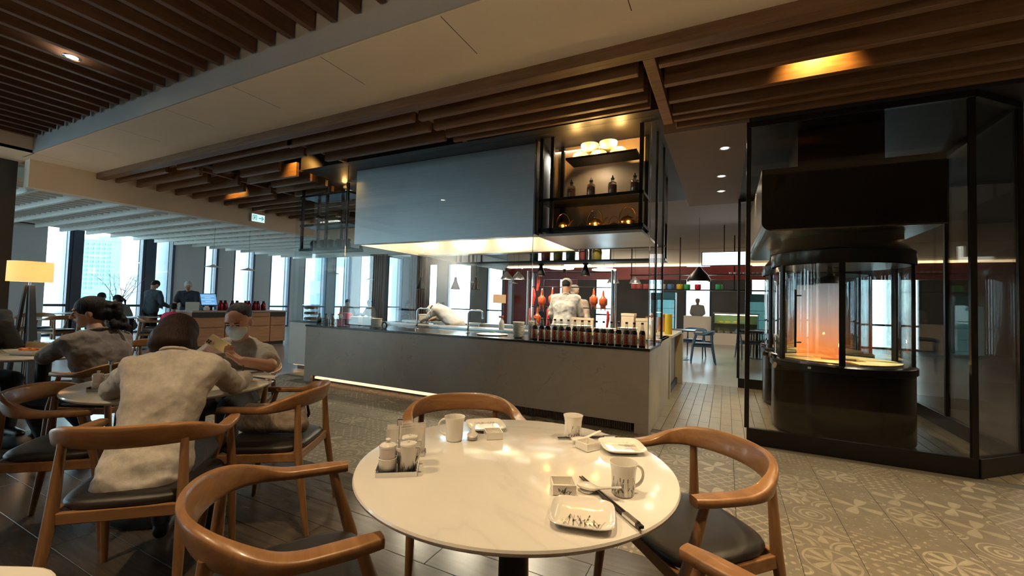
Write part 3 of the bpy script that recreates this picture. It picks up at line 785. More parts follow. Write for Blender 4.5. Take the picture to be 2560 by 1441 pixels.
def cloth(name, c, rough=.85, var=.10, fold=.35):
    t = NT(name); v = t.coord((1, 1, 1)); f = t.noise(v, 5, 3, .5, .8); g = t.noise(v, 260, 2)
    col = t.ramp(t.noise(v, 60, 3), [(.3, tuple(x*(1-var) for x in c)), (.7, tuple(min(1, x*(1+var)) for x in c))])
    b = t.mth('ADD', f, t.mth('MULTIPLY', g, .06))
    return t.bsdf(col, rough, bump=b, bstr=fold, bdist=.05, sheen=.1)
EYE = mat('eye_dark', (.02, .015, .012), .2); LIP = mat('lips', (.42, .17, .13), .45); MASKM = mat('mask_fabric', (.62, .74, .76), .8, bump=.15, bs=90)
SHOEM = mat('black_shoe', (.015, .015, .016), .4)
def person(label, J, shirt, trous, hair, hairc, sleeve='long', skin=None, vox=.012, face=True, hands=None, shoes=True, extra=None, hat=None, group=None, inflate=.016, hsc=1.0, hem=0):
    skin = skin or SKIN; q = J['sc']; pel, neck, head = J['pel'], J['neck'], J['head']
    base = Vector((pel.x, pel.y, 0)); T = thing('person', label, 'person', tuple(base), 0, group)
    yw, pt, rl = J['hd']
    HR = (Euler((0, 0, radians(yw))).to_matrix() @ Euler((radians(-pt), 0, 0)).to_matrix() @ Euler((0, radians(rl), 0)).to_matrix())
    def h(x, y, z): return head + HR @ (Vector((x, y, z))*q*hsc)
    def he(c, r): return ('e', h(*c), tuple(x*q*hsc for x in r), HR)
    sh = (J['shR']-J['shL']).normalized(); chest = pel.lerp(neck, .66); waist = pel.lerp(neck, .34); up = (neck-pel).normalized()
    fw = up.cross(sh)
    def torso(o):
        P = [('c', pel-fw*.0, (.128+o)*q, waist, (.112+o)*q), ('c', waist, (.112+o)*q, chest, (.116+o)*q), ('c', chest, (.116+o)*q, neck-up*.06*q, (.075+o)*q)]
        for s_ in (-1, 1):
            P += [('c', pel+sh*s_*.075*q, (.125+o)*q, waist+sh*s_*.06*q, (.108+o)*q), ('c', waist+sh*s_*.06*q, (.108+o)*q, chest+sh*s_*.075*q, (.112+o)*q),
                  ('c', chest+sh*s_*.075*q, (.112+o)*q, chest.lerp(neck, .55)+sh*s_*.07*q, (.085+o)*q)]
            S_ = J['shR'] if s_ > 0 else J['shL']
            P += [('c', chest.lerp(neck, .62)+sh*s_*.05*q, (.07+o)*q, S_, (.062+o)*q), ('c', chest+sh*s_*.09*q, (.10+o)*q, S_-up*.02*q, (.062+o)*q), ('c', neck-up*.025*q, (.062+o)*q, S_+up*.005, (.05+o)*q)]
        return P
    def arms(o, k0, k1=1.0):   # k1: fraction of the arm covered (1 wrist)
        P = []
        for k in 'LR':
            S_, E_, H_ = J['sh'+k], J['el'+k], J['ha'+k]
            if k1 > .5:
                P.append(('c', S_, (.056+o)*q, E_, (.044+o)*q)); e = E_.lerp(H_, (k1-.5)*2)
                P.append(('c', E_, (.043+o)*q, e, (.031+o+.006*(o > 0))*q))
            else: P.append(('c', S_, (.058+o)*q, S_.lerp(E_, k1*2), (.052+o*1.3)*q))
        return P
    def legs(o, to=1.0):
        P = []
        for k in 'LR':
            P += [('c', J['hip'+k], (.088+o)*q, J['kn'+k], (.060+o)*q), ('c', J['kn'+k], (.058+o)*q, J['kn'+k].lerp(J['an'+k], to), (.04+o)*q)]
        return P
    sk = torso(-.012) + arms(0, 0, 1.0) + legs(-.004)
    sk += [('c', neck-up*.03*q, .058*q, h(0, -.02, -.06), .052*q*hsc), he((0, -.008, .022), (.076, .094, .094)), he((0, .022, -.045), (.058, .062, .066)), he((0, .055, -.088), (.028, .026, .022)),
           ('c', h(0, .084, .018), .009*q*hsc, h(0, .104, -.020), .0135*q*hsc), he((-.016, .088, -.022), (.010, .010, .008)), he((.016, .088, -.022), (.010, .010, .008)),
           he((-.078, -.008, -.008), (.010, .020, .031)), he((.078, -.008, -.008), (.010, .020, .031)), he((0, .074, .036), (.052, .018, .012))]
    for k in 'LR':
        E_, H_ = J['el'+k], J['ha'+k]
        hd = (hands or {}).get(k)
        if hd: sk += hand(H_, hd[0], hd[1], hd[2], hd[3], q, thumb=hd[4] if len(hd) > 4 else .5)
        else:
            d = (H_-E_).normalized(); n = Vector((0, 0, -1)) if abs(d.z) < .8 else fw
            sk += hand(H_, d, n, (1 if k == 'R' else -1), .55, q)
    b = blob('body', sk, vox*.62 if vox < .011 else vox, skin, T, 5)
    hm_ = [('c', pel-sh*.06*q-fw*.02, (.138)*q, pel+sh*.06*q-fw*.02, .138*q), ('c', pel-sh*.09*q-fw*.05-up*hem*.45, .105*q, pel+sh*.09*q-fw*.05-up*hem*.45, .105*q)] if hem else []
    blob('shirt', hm_+torso(inflate-.004)+arms(inflate, 0, {'long': .97, 'short': .36, 'mid': .7}[sleeve]), vox, shirt, T, 7, fold=.032 if vox < .02 else 0)
    cr = [neck-base+up*.014*q+(sh*cos(2*pi*k/20)*.072+fw*sin(2*pi*k/20)*.066+up*.010*sin(2*pi*k/20)*-1.2)*q for k in range(20)]
    MB().tube(cr, .0095*q, 8, close=True).build('collar', shirt, T, smooth=60)
    if sleeve == 'long':
        for k in 'LR':
            dv = (J['ha'+k]-J['el'+k]).normalized(); c0 = J['el'+k].lerp(J['ha'+k], .93)-base; MB().cyl(c0, c0+dv*.03, .046*q, .044*q, 16).build('cuff', shirt, T, smooth=50)
    pel_p = [('c', pel-sh*.07*q, .128*q, pel+sh*.07*q, .128*q)]
    blob('trousers', pel_p+legs(.012, .93), vox, trous, T, 6)
    if shoes:
        for k in 'LR': blob('shoe', [('c', J['an'+k]+Vector((0, 0, -.025)), .043*q, J['toe'+k], .034*q), ('c', J['an'+k], .042*q, J['an'+k]-Vector((0, 0, .03)), .045*q)], max(vox, .011), SHOEM, T, 4)
    hm = hairmat(hairc[0], hairc[1])
    H = []
    if hair in ('short', 'crop'):
        z = .012
        H = [he((0, -.020, .040), (.080+z*.4, .096+z*.4, .086+z*.8)), he((0, -.055, -.01), (.068, .052, .06))] if hair == 'short' else [he((0, -.026, .050), (.0785, .092, .076)), he((0, -.052, .0), (.068, .050, .05))]
    elif hair == 'bob':
        H = [he((0, -.012, .034), (.096, .104, .100)), he((0, -.030, -.02), (.104, .095, .085)), he((0, -.052, -.075), (.098, .068, .052)), he((-.072, .010, -.06), (.030, .048, .07)), he((.072, .010, -.06), (.030, .048, .07))]
    elif hair == 'pony':
        H = [he((0, -.018, .040), (.090, .102, .094)), he((0, -.058, -.01), (.078, .060, .068)), he((0, -.118, .05), (.032, .030, .032))]
        rr = random.Random(4)
        for i in range(46):
            u = rr.random(); H.append(he((rr.uniform(-.055, .055)*(.6+u), -.135-.035*u+rr.uniform(-.04, .035), .05-.20*u+rr.uniform(-.02, .02)), (.026, .026, .030)))
    elif hair == 'tail':
        H = [he((0, -.018, .038), (.086, .100, .092)), he((0, -.052, -.02), (.076, .06, .075)), ('c', h(0, -.11, .02), .024*q, h(0, -.16, -.08), .030*q), ('c', h(0, -.16, -.08), .030*q, h(0, -.13, -.20), .016*q)]
    elif hair == 'long':
        H = [he((0, -.018, .036), (.090, .104, .096)), he((0, -.06, -.06), (.086, .062, .10)), he((0, -.07, -.16), (.075, .045, .08))]
    if H: blob('hair', H, max(.0075, vox*.8), hm, T, 5)
    if face:
        for s_ in (-1, 1):
            MB().ball((0, 0, 0), 1).build('eye', EYE, T, smooth=60).matrix_local = Matrix.Translation(h(s_*.031, .0815, .012)-base) @ HR.to_4x4() @ Matrix.Diagonal((.0125*q*hsc, .006*q*hsc, (.0042 if 'mask' not in (extra or ()) else .0022)*q*hsc, 1))
            MB().tube([h(s_*.016, .091, .031)-base, h(s_*.032, .0905, .035)-base, h(s_*.048, .080, .030)-base], [.0035*q, .004*q, .002*q], 6).build('eyebrow', hm, T, smooth=60)
        if 'mask' not in (extra or ()):
            blob('lips', [he((0, .082, -.054), (.020, .008, .0042)), he((0, .081, -.062), (.017, .008, .0046))], .004, LIP, T, 2)
    if extra and 'mask' in extra:
        blob('face_mask', [he((0, .040, -.040), (.066, .064, .054)), he((0, .072, -.018), (.040, .050, .034)), he((0, .052, -.083), (.044, .042, .026))], .006, MASKM, T, 5)
        for s_ in (-1, 1):
            for z_ in (-.012, -.07): MB().tube([h(s_*.056, .040, z_)-base, h(s_*.073, .012, z_*.6-.004)-base, h(s_*.084, -.012, -.004)-base], .0016, 6).build('ear_loop', MASKM, T)
    if hat:
        blob('cap', [he((0, -.012, .058), (.090, .106, .068)), he((0, .10, .040), (.062, .062, .010))], .008, hat, T, 5)
    for c_ in list(T.children): pass
    for o in bpy.data.objects:
        if o.parent == T and o.name.split('.')[0] in ('body', 'shirt', 'trousers', 'shoe', 'hair', 'lips', 'face_mask', 'cap'):
            o.location = -base
    return T
SK_E = mat('skin_tan', (.56, .32, .225), .48, var=.07, vs=8); SK_L = mat('skin_light', (.58, .34, .24), .5, var=.05, vs=8)
C_OFFW = cloth('off_white_knit', (.47, .44, .41)); C_BLACK = cloth('black_cloth', (.014, .014, .017)); C_NAVY = cloth('navy_cloth', (.022, .03, .05))
C_TAUPE = cloth('taupe_tee', (.36, .315, .25)); C_GREYB = cloth('grey_brown_shirt', (.19, .165, .15)); C_SLATE = cloth('slate_suit', (.055, .080, .100))
C_ORANGE = cloth('orange_top', (.55, .27, .07)); C_GREY = cloth('grey_top', (.24, .26, .26)); C_PINK = cloth('hot_pink_top', (.85, .06, .14)); C_WHITEC = cloth('cook_white', (.46, .43, .385)); C_DENIM = cloth('dark_trousers', (.025, .028, .038))
BLK = ('hair_black', (.012, .010, .011)); BRN = ('hair_dark_brown', (.020, .010, .009)); WHT = ('hair_white', (.62, .64, .66)); GRY = ('hair_grey_black', (.035, .038, .045))
# --- woman in off-white sweater, seen from behind, writing
J, w = seated((-2.30, 1.0), 42.5, .15)
J.update(pel=Vector((-2.30, 1.00, .52)), neck=Vector((-2.385, 1.125, 1.005)), head=Vector((-2.478, 1.17, 1.075)), hd=(48, 42, 0),
         shL=Vector((-2.495, 1.02, .945)), shR=Vector((-2.275, 1.23, .945)), elL=Vector((-2.80, 1.045, .80)), haL=Vector((-2.81, 1.28, .785)),
         elR=Vector((-2.42, 1.43, .80)), haR=Vector((-2.665, 1.64, .79)), sc=.84)
person('person in an off-white sweater with a dark bob, seen from behind, writing at the table', J, C_OFFW, C_NAVY, 'bob', BRN, vox=.009, skin=SK_L, face=False, hsc=1.12, hem=.17,
       hands={'L': ((.1, .9, -.05), (.2, 0, -1), -1, .35), 'R': ((-.75, .6, .1), (-.3, .2, -1), 1, .9, .9)})
# --- masked man with phone
J, w = seated((-3.50, 2.10), 219, .10)
J.update(pel=Vector((-3.50, 2.09, .50)), neck=Vector((-3.42, 2.045, .935)), head=Vector((-3.352, 1.992, 1.095)), hd=(216, 24, 0),
         shL=Vector((-3.255, 2.145, .850)), shR=Vector((-3.555, 1.905, .850)), elL=Vector((-3.0, 2.03, .785)), haL=Vector((-3.045, 1.85, .835)),
         elR=Vector((-3.43, 1.74, .79)), haR=Vector((-3.29, 1.745, .89)), sc=1.06)
person('person in a taupe t-shirt in a pale blue face mask looking at a phone', J, C_TAUPE, C_DENIM, 'crop', GRY, 'short', skin=SK_E, vox=.009, extra=('mask',), hsc=1.06,
       hands={'L': ((-.75, -.42, .48), (-.25, -.25, .9), -1, .55, .3), 'R': ((.62, .30, .66), (.62, -.25, -.35), 1, .75, .5)})
# --- ponytailed woman in profile
J, w = seated((-4.42, 1.62), 128, .20)
J.update(pel=Vector((-4.36, 1.60, .50)), neck=Vector((-4.46, 1.56, .97)), head=Vector((-4.535, 1.525, 1.125)), hd=(154, 10, 0),
         shL=Vector((-4.44, 1.40, .90)), shR=Vector((-4.50, 1.73, .90)), elL=Vector((-4.62, 1.32, .795)), haL=Vector((-4.90, 1.42, .79)),
         elR=Vector((-4.75, 1.80, .80)), haR=Vector((-4.93, 1.72, .86)), sc=1.02)
J['toeL'] = Vector((-5.05, 1.40, .03)); J['anL'] = Vector((-4.90, 1.44, .08)); J['toeR'] = Vector((-5.0, 1.75, .03)); J['anR'] = Vector((-4.88, 1.70, .08))
person('person in profile with a curly dark ponytail and grey-brown shirt, eating at the left table', J, C_GREYB, C_NAVY, 'pony', BLK, 'long', skin=SK_L, vox=.010,
       hands={'L': ((-.95, .15, -.1), (0, 0, -1), -1, .35), 'R': ((-.8, -.3, .2), (-.2, -.9, -.3), 1, .7)})
# --- others
J, w = seated((-6.05, 1.22), 282, .12)
person('person in a black jacket at the left table, beside the dark column', J, C_BLACK, C_DENIM, 'long', BLK, vox=.013, face=True)
J, w = seated((-9.3, 2.05), 250, .1)
person('person in dark clothes sitting behind the floor lamp', J, C_NAVY, C_DENIM, 'short', BLK, vox=.016)
J, w = seated((-14.55, 5.25), 215, .15, headpitch=25); person('person in an orange top eating by the window', J, C_ORANGE, C_DENIM, 'short', BLK, vox=.02)
J, w = seated((-12.7, 4.98), 120, .2, headpitch=25, sh=.95); person('person in a grey top with a long ponytail at the window table', J, C_GREY, C_DENIM, 'tail', BLK, vox=.018)
J, w = seated((-11.3, 5.22), 50, .05, sh=.8, hz=.46); person('small person in a bright pink top with back turned, by the cash counter', J, C_PINK, C_DENIM, 'short', BLK, vox=.018, face=False)
J, w = standing((-12.75, 5.42), 15, 1.62, .05, 45, 1.02, .26); person('person standing in a slate suit and black trousers holding a black folder', J, C_SLATE, C_BLACK, 'short', BLK, vox=.014, face=False)
J, w = standing((-12.1, 5.95), 228, 1.62, .10, 30, 1.02, .3); person('person with white hair in a navy jersey behind the cash counter', J, C_NAVY, C_DENIM, 'short', WHT, 'short', vox=.014)
# cooks
J, w = standing((-2.33, 6.55), 8, 1.74, .06, 25, .98, .3); CK_CAP = cloth('cook_cap', (.45, .42, .38), fold=.1)
person('person in cook whites and cap with back turned, behind the row of sauce bottles', J, C_WHITEC, C_DENIM, 'crop', BLK, 'mid', vox=.012, face=False, hat=CK_CAP)
J, w = standing((-2.42, 7.35), 190, 1.66, .1, 30, 1.0, .3)
person('person in cook whites facing the other cook by the heat lamps', J, C_WHITEC, C_DENIM, 'crop', BLK, 'mid', vox=.016, hat=CK_CAP)
J, w = standing((-4.35, 6.45), 88, 1.62, .1, 50, .9, .35)
J.update(neck=Vector((-4.80, 6.47, 1.19)), head=Vector((-4.93, 6.48, 1.10)), shL=Vector((-4.74, 6.30, 1.14)), shR=Vector((-4.74, 6.64, 1.14)), elL=Vector((-4.86, 6.25, .98)), elR=Vector((-4.86, 6.7, .98)), haL=Vector((-5.03, 6.35, .93)), haR=Vector((-5.03, 6.6, .93)), hd=(90, 65, 0))
person('person in cook whites bending low over the bright worktop', J, C_WHITEC, C_DENIM, 'crop', BLK, 'mid', vox=.016, face=False, hat=CK_CAP)
# far diners seen through the kitchen
for x, y, d, c_, hr, lb in ((-12.2, 11.0, 250, C_GREY, 'short', 'person in grey at a far window table seen through the kitchen glass'),
                            (-11.6, 11.7, 100, C_OFFW, 'short', 'person in white at a far window table seen through the kitchen glass'),
                            (-11.3, 13.2, 240, C_NAVY, 'long', 'person with long hair and dark top far behind the kitchen'),
                            (-10.2, 14.3, 90, C_SLATE, 'long', 'person in a slate top far behind the kitchen, next to the wooden screen'),
                            (-6.6, 15.5, 200, C_NAVY, 'short', 'person far behind the bending cook'),
                            (-5.0, 14.5, 170, C_BLACK, 'long', 'person seated near the far table lamp')):
    J, w = seated((x, y), d, .1); person(lb, J, c_, C_DENIM, hr, BLK, vox=.025, face=False)
# ================================================================ KITCHEN
def stone(name, c1, c2):
    t = NT(name); v = t.coord((1, 1, 1)); a = t.noise(v, 1.6, 6, .6, .7); b = t.noise(v, 9, 4)
    f = t.mth('ADD', t.mth('MULTIPLY', a, .75), t.mth('MULTIPLY', b, .25))
    c = t.ramp(f, [(.35, c2), (.65, c1)])
    vo = t.n('ShaderNodeTexVoronoi', feature='DISTANCE_TO_EDGE'); vo.inputs['Scale'].default_value = .9
    dv = t.n('ShaderNodeVectorMath', operation='ADD'); cb = t.n('ShaderNodeCombineXYZ'); nn = t.noise(v, 3, 4)
    for i in range(3): t.l(t.mth('MULTIPLY', nn, .9), cb.inputs[i])
    t.l(v, dv.inputs[0]); t.l(cb.outputs[0], dv.inputs[1]); t.l(dv.outputs[0], vo.inputs['Vector'])
    vein = t.mth('MULTIPLY', t.mth('LESS_THAN', vo.outputs['Distance'], .006), t.mth('GREATER_THAN', b, .5))
    c = t.mixc(t.mth('MULTIPLY', vein, .35), c, tuple(x*.55 for x in c2))
    return t.bsdf(c, .34, bump=b, bstr=.02)
STONE = stone('grey_stone', (.385, .325, .268), (.32, .27, .222))
STONEP = mat('pale_stone', (.58, .54, .48), .4, var=.06, vs=3)
YSTONE = mat('cream_stone', (.46, .40, .26), .35, var=.08, vs=3)
BTOP = mat('black_counter_edge', (.015, .015, .017), .22)
LEDW = emis('led_strip', (1.0, .58, .30), .8)
GRIL = mat('bronze_grille', (.20, .13, .08), .4, .8)
YF = 4.52
kc = thing('kitchen_counter', 'long grey stone kitchen counter with a black edge and glowing foot strip', 'counter', (-3.3, YF, 0))
def K(x0, x1, y0, y1, z0, z1): return (x0+3.3, x1+3.3, y0-YF, y1-YF, z0, z1)
pbox('front_slab', STONE, kc, K(-5.86, -.69, YF, YF+.05, .10, .845), bevel=.003)
pbox('front_end', STONE, kc, K(-5.86, -5.72, YF, YF+.05, 0, .10)); pbox('front_end', STONE, kc, K(-.83, -.69, YF, YF+.05, 0, .10))
pbox('recess', BLACKP, kc, K(-5.72, -.83, YF+.13, YF+.15, 0, .10))
m = MB()
for k in range(86): m.box(*K(-2.45+k*.0185, -2.442+k*.0185, YF+.045, YF+.06, .012, .094))
m.build('grille', GRIL, kc, kind=None)
pbox('led_strip', LEDW, kc, K(-5.68, -2.5, YF+.055, YF+.095, .045, .075))
pbox('end_slab', YSTONE, kc, K(-.74, -.69, YF+.05, 5.55, 0, .845), bevel=.003)
pbox('end_slab', YSTONE, kc, K(-.76, -.705, 5.55, 6.3, 0, .905), bevel=.003)
pbox('worktop', BTOP, kc, K(-5.87, -.685, YF-.008, 5.35, .845, .872), bevel=.003)
pbox('worktop_wing', STEEL, kc, K(-1.35, -.705, 5.35, 6.3, .88, .905))
pbox('cabinet_body', STEEL, kc, K(-5.8, -.75, YF+.3, 5.3, .08, .845)); pbox('end_pier', STONE, kc, K(-5.86, -5.80, YF+.05, 5.3, 0, .845))
light('foot_glow', 'AREA', (-4.1, YF+.085, .072), .5, (1, .58, .25), 3.1, aim=(-4.1, YF+.085, 0), sizey=.02)
# left stone block of the kitchen front
lb = thing('kitchen_side_counter', 'pale stone counter block at the window end of the kitchen, holding clear boxes', 'counter', (-6.45, 5.1, 0))
def KL(x0, x1, y0, y1, z0, z1): return (x0+6.45, x1+6.45, y0-5.1, y1-5.1, z0, z1)
pbox('front_slab', STONEP, lb, KL(-7.05, -5.95, 5.1, 5.15, .10, .845), bevel=.003); pbox('side_slab', STONEP, lb, KL(-7.05, -7.0, 5.15, 6.2, .10, .845), bevel=.003)
pbox('plinth', BLACKP, lb, KL(-6.95, -6.0, 5.22, 6.1, 0, .10)); pbox('worktop', BTOP, lb, KL(-7.06, -5.95, 5.09, 6.2, .845, .872), bevel=.003)
pbox('led_strip', LEDW, lb, KL(-7.0, -6.0, 5.17, 5.185, .08, .09))
light('foot_glow_b', 'AREA', (-6.5, 5.18, .07), .15, (1, .58, .25), 1.0, aim=(-6.5, 5.18, 0), sizey=.02)
# rear end panel and niche door along the aisle
rp = thing('aisle_cabinet', 'cream stone cabinet with a wooden niche door along the aisle', 'cabinet', (-.95, 7.2, 0))
def KR(x0, x1, y0, y1, z0, z1): return (x0+.95, x1+.95, y0-7.2, y1-7.2, z0, z1)
pbox('end_panel', YSTONE, rp, KR(-1.4, -.66, 7.9, 8.0, 0, .86), bevel=.003); pbox('top', YSTONE, rp, KR(-1.4, -.68, 6.45, 8.0, .86, .90), bevel=.003)
pbox('near_panel', YSTONE, rp, KR(-1.4, -.70, 6.45, 6.55, 0, .86)); pbox('door', mat('niche_wood', (.22, .15, .085), .5, var=.15, vs=6), rp, KR(-.80, -.77, 6.58, 7.86, .10, .84))
pbox('door_handle', BLACKM, rp.children[-1] if rp.children else rp, KR(-.77, -.755, 6.66, 6.69, .4, .7)); pbox('plinth', BLACKP, rp, KR(-1.3, -.74, 6.55, 7.9, 0, .10))
# ---- glass screen
gs = thing('glass_screen', 'tall clear glass screen standing on the stone kitchen counter up to the dark soffit', 'glass screen', (-3.3, YF, .872))
def G(x0, x1, y0, y1, z0=.873, z1=3.30): return (x0+3.3, x1+3.3, y0-YF, y1-YF, z0-.872, z1-.872)
for a, b in ((-5.84, -5.12), (-5.11, -2.04), (-2.03, -.71)): pbox('pane', GLASSD, gs, G(a, b, YF+.03, YF+.04))
pbox('pane', GLASSD, gs, G(-.715, -.705, YF+.045, 5.54)); pbox('pane', GLASSD, gs, G(-5.845, -5.835, YF+.045, 5.08))
for x in (-.712,): pbox('corner_seam', CHROME, gs, G(x-.004, x+.004, YF+.03, YF+.04))
pbox('seam', CHROME, gs, G(-2.037, -2.033, YF+.029, YF+.041)); pbox('seam', CHROME, gs, G(-5.117, -5.113, YF+.029, YF+.041))
for x, y in ((-.71, 5.55), (-.71, 4.99)): pbox('post', BLACKM, gs, G(x-.012, x+.012, y-.012, y+.012))
gl2 = thing('side_glass_screen', 'clear glass pane on the pale stone block at the window end', 'glass screen', (-6.45, 5.12, .872))
pbox('pane', GLASSD, gl2, (-.6, .5, 0, .01, .001, 2.42)); pbox('pane', GLASSD, gl2, (-.6, -.59, .015, 1.0, .001, 2.42))
# ---- extraction hood
SMK = mat('hood_front_steel', (.58, .60, .62), .5, 1.0, var=.05, vs=2, stretch=(1, 1, 30), aniso=.4)
HINT = mat('hood_inner_steel', (.72, .66, .52), .30, 1.0)
hd = thing('extraction_hood', 'large brushed steel extraction hood over the cooking line', 'hood', (-3.62, 4.78, 2.14))
def Hh(x0, x1, y0, y1, z0, z1): return (x0+3.62, x1+3.62, y0-4.78, y1-4.78, z0-2.14, z1-2.14)
pbox('front_panel', SMK, hd, Hh(-5.18, -2.08, 4.78, 4.80, 2.14, 3.298), bevel=.002)
pbox('side_panel', STEEL, hd, Hh(-5.18, -5.16, 4.80, 6.5, 2.14, 3.298)); pbox('side_panel', STEEL, hd, Hh(-2.10, -2.08, 4.80, 6.5, 2.14, 3.298)); pbox('back_panel', HINT, hd, Hh(-5.16, -2.10, 6.48, 6.5, 2.14, 3.298))
hl = MB()   # sloped filter bank
hl.add([Vector(v) for v in ((-1.54, .02, .02), (1.52, .02, .02), (1.52, .75, .55), (-1.54, .75, .55), (-1.54, .02, .06), (1.52, .02, .06), (1.52, .75, .59), (-1.54, .75, .59))], [(0, 1, 2, 3), (7, 6, 5, 4), (0, 4, 5, 1), (1, 5, 6, 2), (2, 6, 7, 3), (3, 7, 4, 0)])
hl.build('filter_bank', HINT, hd)
pbox('gutter', HINT, hd, Hh(-5.16, -2.10, 4.80, 4.90, 2.14, 2.17)); pbox('gutter', HINT, hd, Hh(-5.16, -2.10, 6.30, 6.48, 2.14, 2.17))
LAMPE = emis('hood_lamp_glow', (1, .80, .5), 6)
for x in (-4.6, -3.6, -2.6):
    MB().box(-.22, .22, -.04, .04, 0, .04, Matrix.Translation((x+3.62, 1.0, .42))).build('lamp', LAMPE, hd)
    light('hood_light', 'AREA', (x, 5.78, 2.54), 13, WARMW, .5, aim=(x, 5.7, 0), sizey=.3)
# ---- black shelf units
def shelf_unit(name, label, x0, x1, y0, y1, zs, posts, z0, z1, back=None):
    t = thing(name, label, 'shelf', ((x0+x1)/2, (y0+y1)/2, z0)); cx, cy = (x0+x1)/2, (y0+y1)/2
    for z in zs: pbox('shelf_board', BLACKM, t, (x0-cx, x1-cx, y0-cy, y1-cy, z-.035-z0, z-z0), bevel=.002)
    for x in posts:
        for y in (y0+.02, y1-.02): pbox('post', BLACKM, t, (x-.02-cx, x+.02-cx, y-.02-cy, y+.02-cy, 0, z1-z0))
    for z in zs[:-1]:
        for y in (y0, y1-.02): pbox('rail', BLACKM, t, (x0-cx, x1-cx, y-cy, y+.02-cy, z-.045-z0, z-.036-z0))
    return t
SX0, SX1 = -2.02, -.80
shelf_unit('wall_shelf', 'black steel display shelf with glowing bowls, bottles and teapots inside the glass screen', SX0, SX1, 4.66, 5.05, (2.20, 2.555), (SX0+.16, SX1-.03, SX0+.02), 2.14, 3.29)
pbox('bowl_board', BLACKM, [o for o in bpy.data.objects if o.name == 'wall_shelf'][0], (-.40+.1, .52, -.15, .15, .865, .89), bevel=.002)
pbox('back_panel', mat('shelf_back', (.34, .24, .16), .4), bpy.data.objects['wall_shelf'], (-.6, .58, .21, .22, 0, 1.15))
pbox('side_panel', BLACKP, bpy.data.objects['wall_shelf'], (-.665, -.655, -.19, .22, 0, 1.15)); pbox('under_panel', STEEL, bpy.data.objects['wall_shelf'], (-.6, .6, -.19, 1.0, -.04, -.012))
for x in (-1.75, -.98):
    light('shelf_under_spot', 'SPOT', (x, 4.9, 2.08), 26, WARMW, .03, aim=(x, 4.9, 0), spot=120)
# glowing bowls
BOWLM = mat('glowing_porcelain', (.86, .76, .55), .35)
SHADE = mat('pale_bowl', (.80, .72, .56), .4)
def bowl(loc, r, h, label, flip=False):
    t = thing('porcelain_bowl', label, 'bowl', loc, 0, 'bowls piled on the top display board')
    pr = [(0, 0), (r*.55, 0), (r*.8, h*.2), (r*.97, h*.6), (r, h), (r*.93, h), (r*.86, h*.6), (r*.6, h*.25), (0, h*.16)]
    if flip: pr = [(q, h-z) for q, z in pr]
    MB().lathe(pr, 28).build('bowl_body', BOWLM, t, smooth=50)
    return t
BZ = 3.0305
for k, (x, z, fl_, lb_) in enumerate(((-1.57, 0, True, 'upturned bowl at the jar end of the top display board'), (-1.35, 0, True, 'upturned bowl in the middle of the top display board'), (-1.12, 0, True, 'upturned bowl at the glass corner end of the top display board'), (-1.46, .0865, False, 'upright bowl balanced on the two upturned bowls at the hood side'), (-1.24, .0865, False, 'upright bowl balanced on the two upturned bowls at the corner side'))):
    bowl((x, 4.85, BZ+z), .105, .086, lb_, fl_)
light('bowl_glow_a', 'POINT', (-1.35, 4.74, 3.06), 5, (1, .55, .16), .03); light('bowl_glow_b', 'POINT', (-1.08, 4.75, 3.16), 4, (1, .55, .16), .03); light('bowl_glow_c', 'POINT', (-1.60, 4.75, 3.13), 4, (1, .55, .16), .03)
# spice bottles
GBOT = glass('bottle_glass', (.85, .82, .76), .10); SPICE = mat('bottle_filling', (.16, .06, .03), .7, var=.4, vs=60)
for k, x in enumerate((-1.66, -1.42, -1.17, -.92)):
    t = thing('pump_bottle', 'clear flask of red spice with a small pump on the middle display board', 'bottle', (x, 4.8, 2.5555), 0, 'spice flasks on the middle display board')
    MB().lathe([(0, 0), (.045, 0), (.05, .006), (.05, .13), (.044, .15), (.02, .165), (.018, .185), (0, .185)], 20).build('glass_body', GBOT, t, smooth=40)
    MB().lathe([(0, .004), (.046, .004), (.046, .12), (0, .12)], 16).build('filling', SPICE, t, smooth=40)
    MB().lathe([(.02, .185), (.022, .20), (.012, .208), (.006, .235), (0, .236)], 12).build('stopper', BLACKM, t, smooth=40)
# copper kettles
COPPER = mat('dark_copper', (.30, .15, .05), .3, 1.0)
for k, (x, y, s, lb_) in enumerate(((-1.75, 4.78, 1.0, 'lit copper teapot with tall hoop handle nearest the hood'), (-1.36, 4.78, 1.1, 'lit copper teapot with tall hoop handle in the middle of the lower display board'), (-.99, 4.78, 1.15, 'lit copper teapot with tall hoop handle nearest the glass corner'), (-1.57, 4.95, .8, 'small copper teapot behind, at the hood side'), (-1.18, 4.95, .8, 'small copper teapot behind, at the corner side'))):
    t = thing('teapot', lb_, 'teapot', (x, y, 2.2005), 0, 'copper teapots on the lower display board'); t.scale = (s, s, s)
    MB().lathe([(0, 0), (.05, 0), (.066, .015), (.07, .04), (.058, .07), (.042, .082), (.03, .086), (.012, .09), (.006, .098), (.010, .106), (0, .112)], 24).build('pot', COPPER, t, smooth=50)
    MB().tube([(.062, 0, .035), (.09, 0, .05), (.105, 0, .085), (.135, 0, .10)], [.014, .010, .008, .006], 10).build('spout', COPPER, t, smooth=60)
    MB().tube([(.082*cos(pi*q/14), 0, .06+.125*sin(pi*q/14)) for q in range(-1, 16)], .0045, 8).build('hoop_handle', COPPER, t, smooth=60)
light('shelf_fill', 'SPOT', (-1.4, 4.70, 2.98), 3.2, (1, .75, .45), .02, aim=(-1.35, 4.95, 2.5), spot=140)  # added fill spot that brings out the flasks, no fitting here
for x in (-1.72, -1.33, -.96): light('teapot_glow', 'POINT', (x, 4.69, 2.225), 1.5, (1, .5, .1), .02)
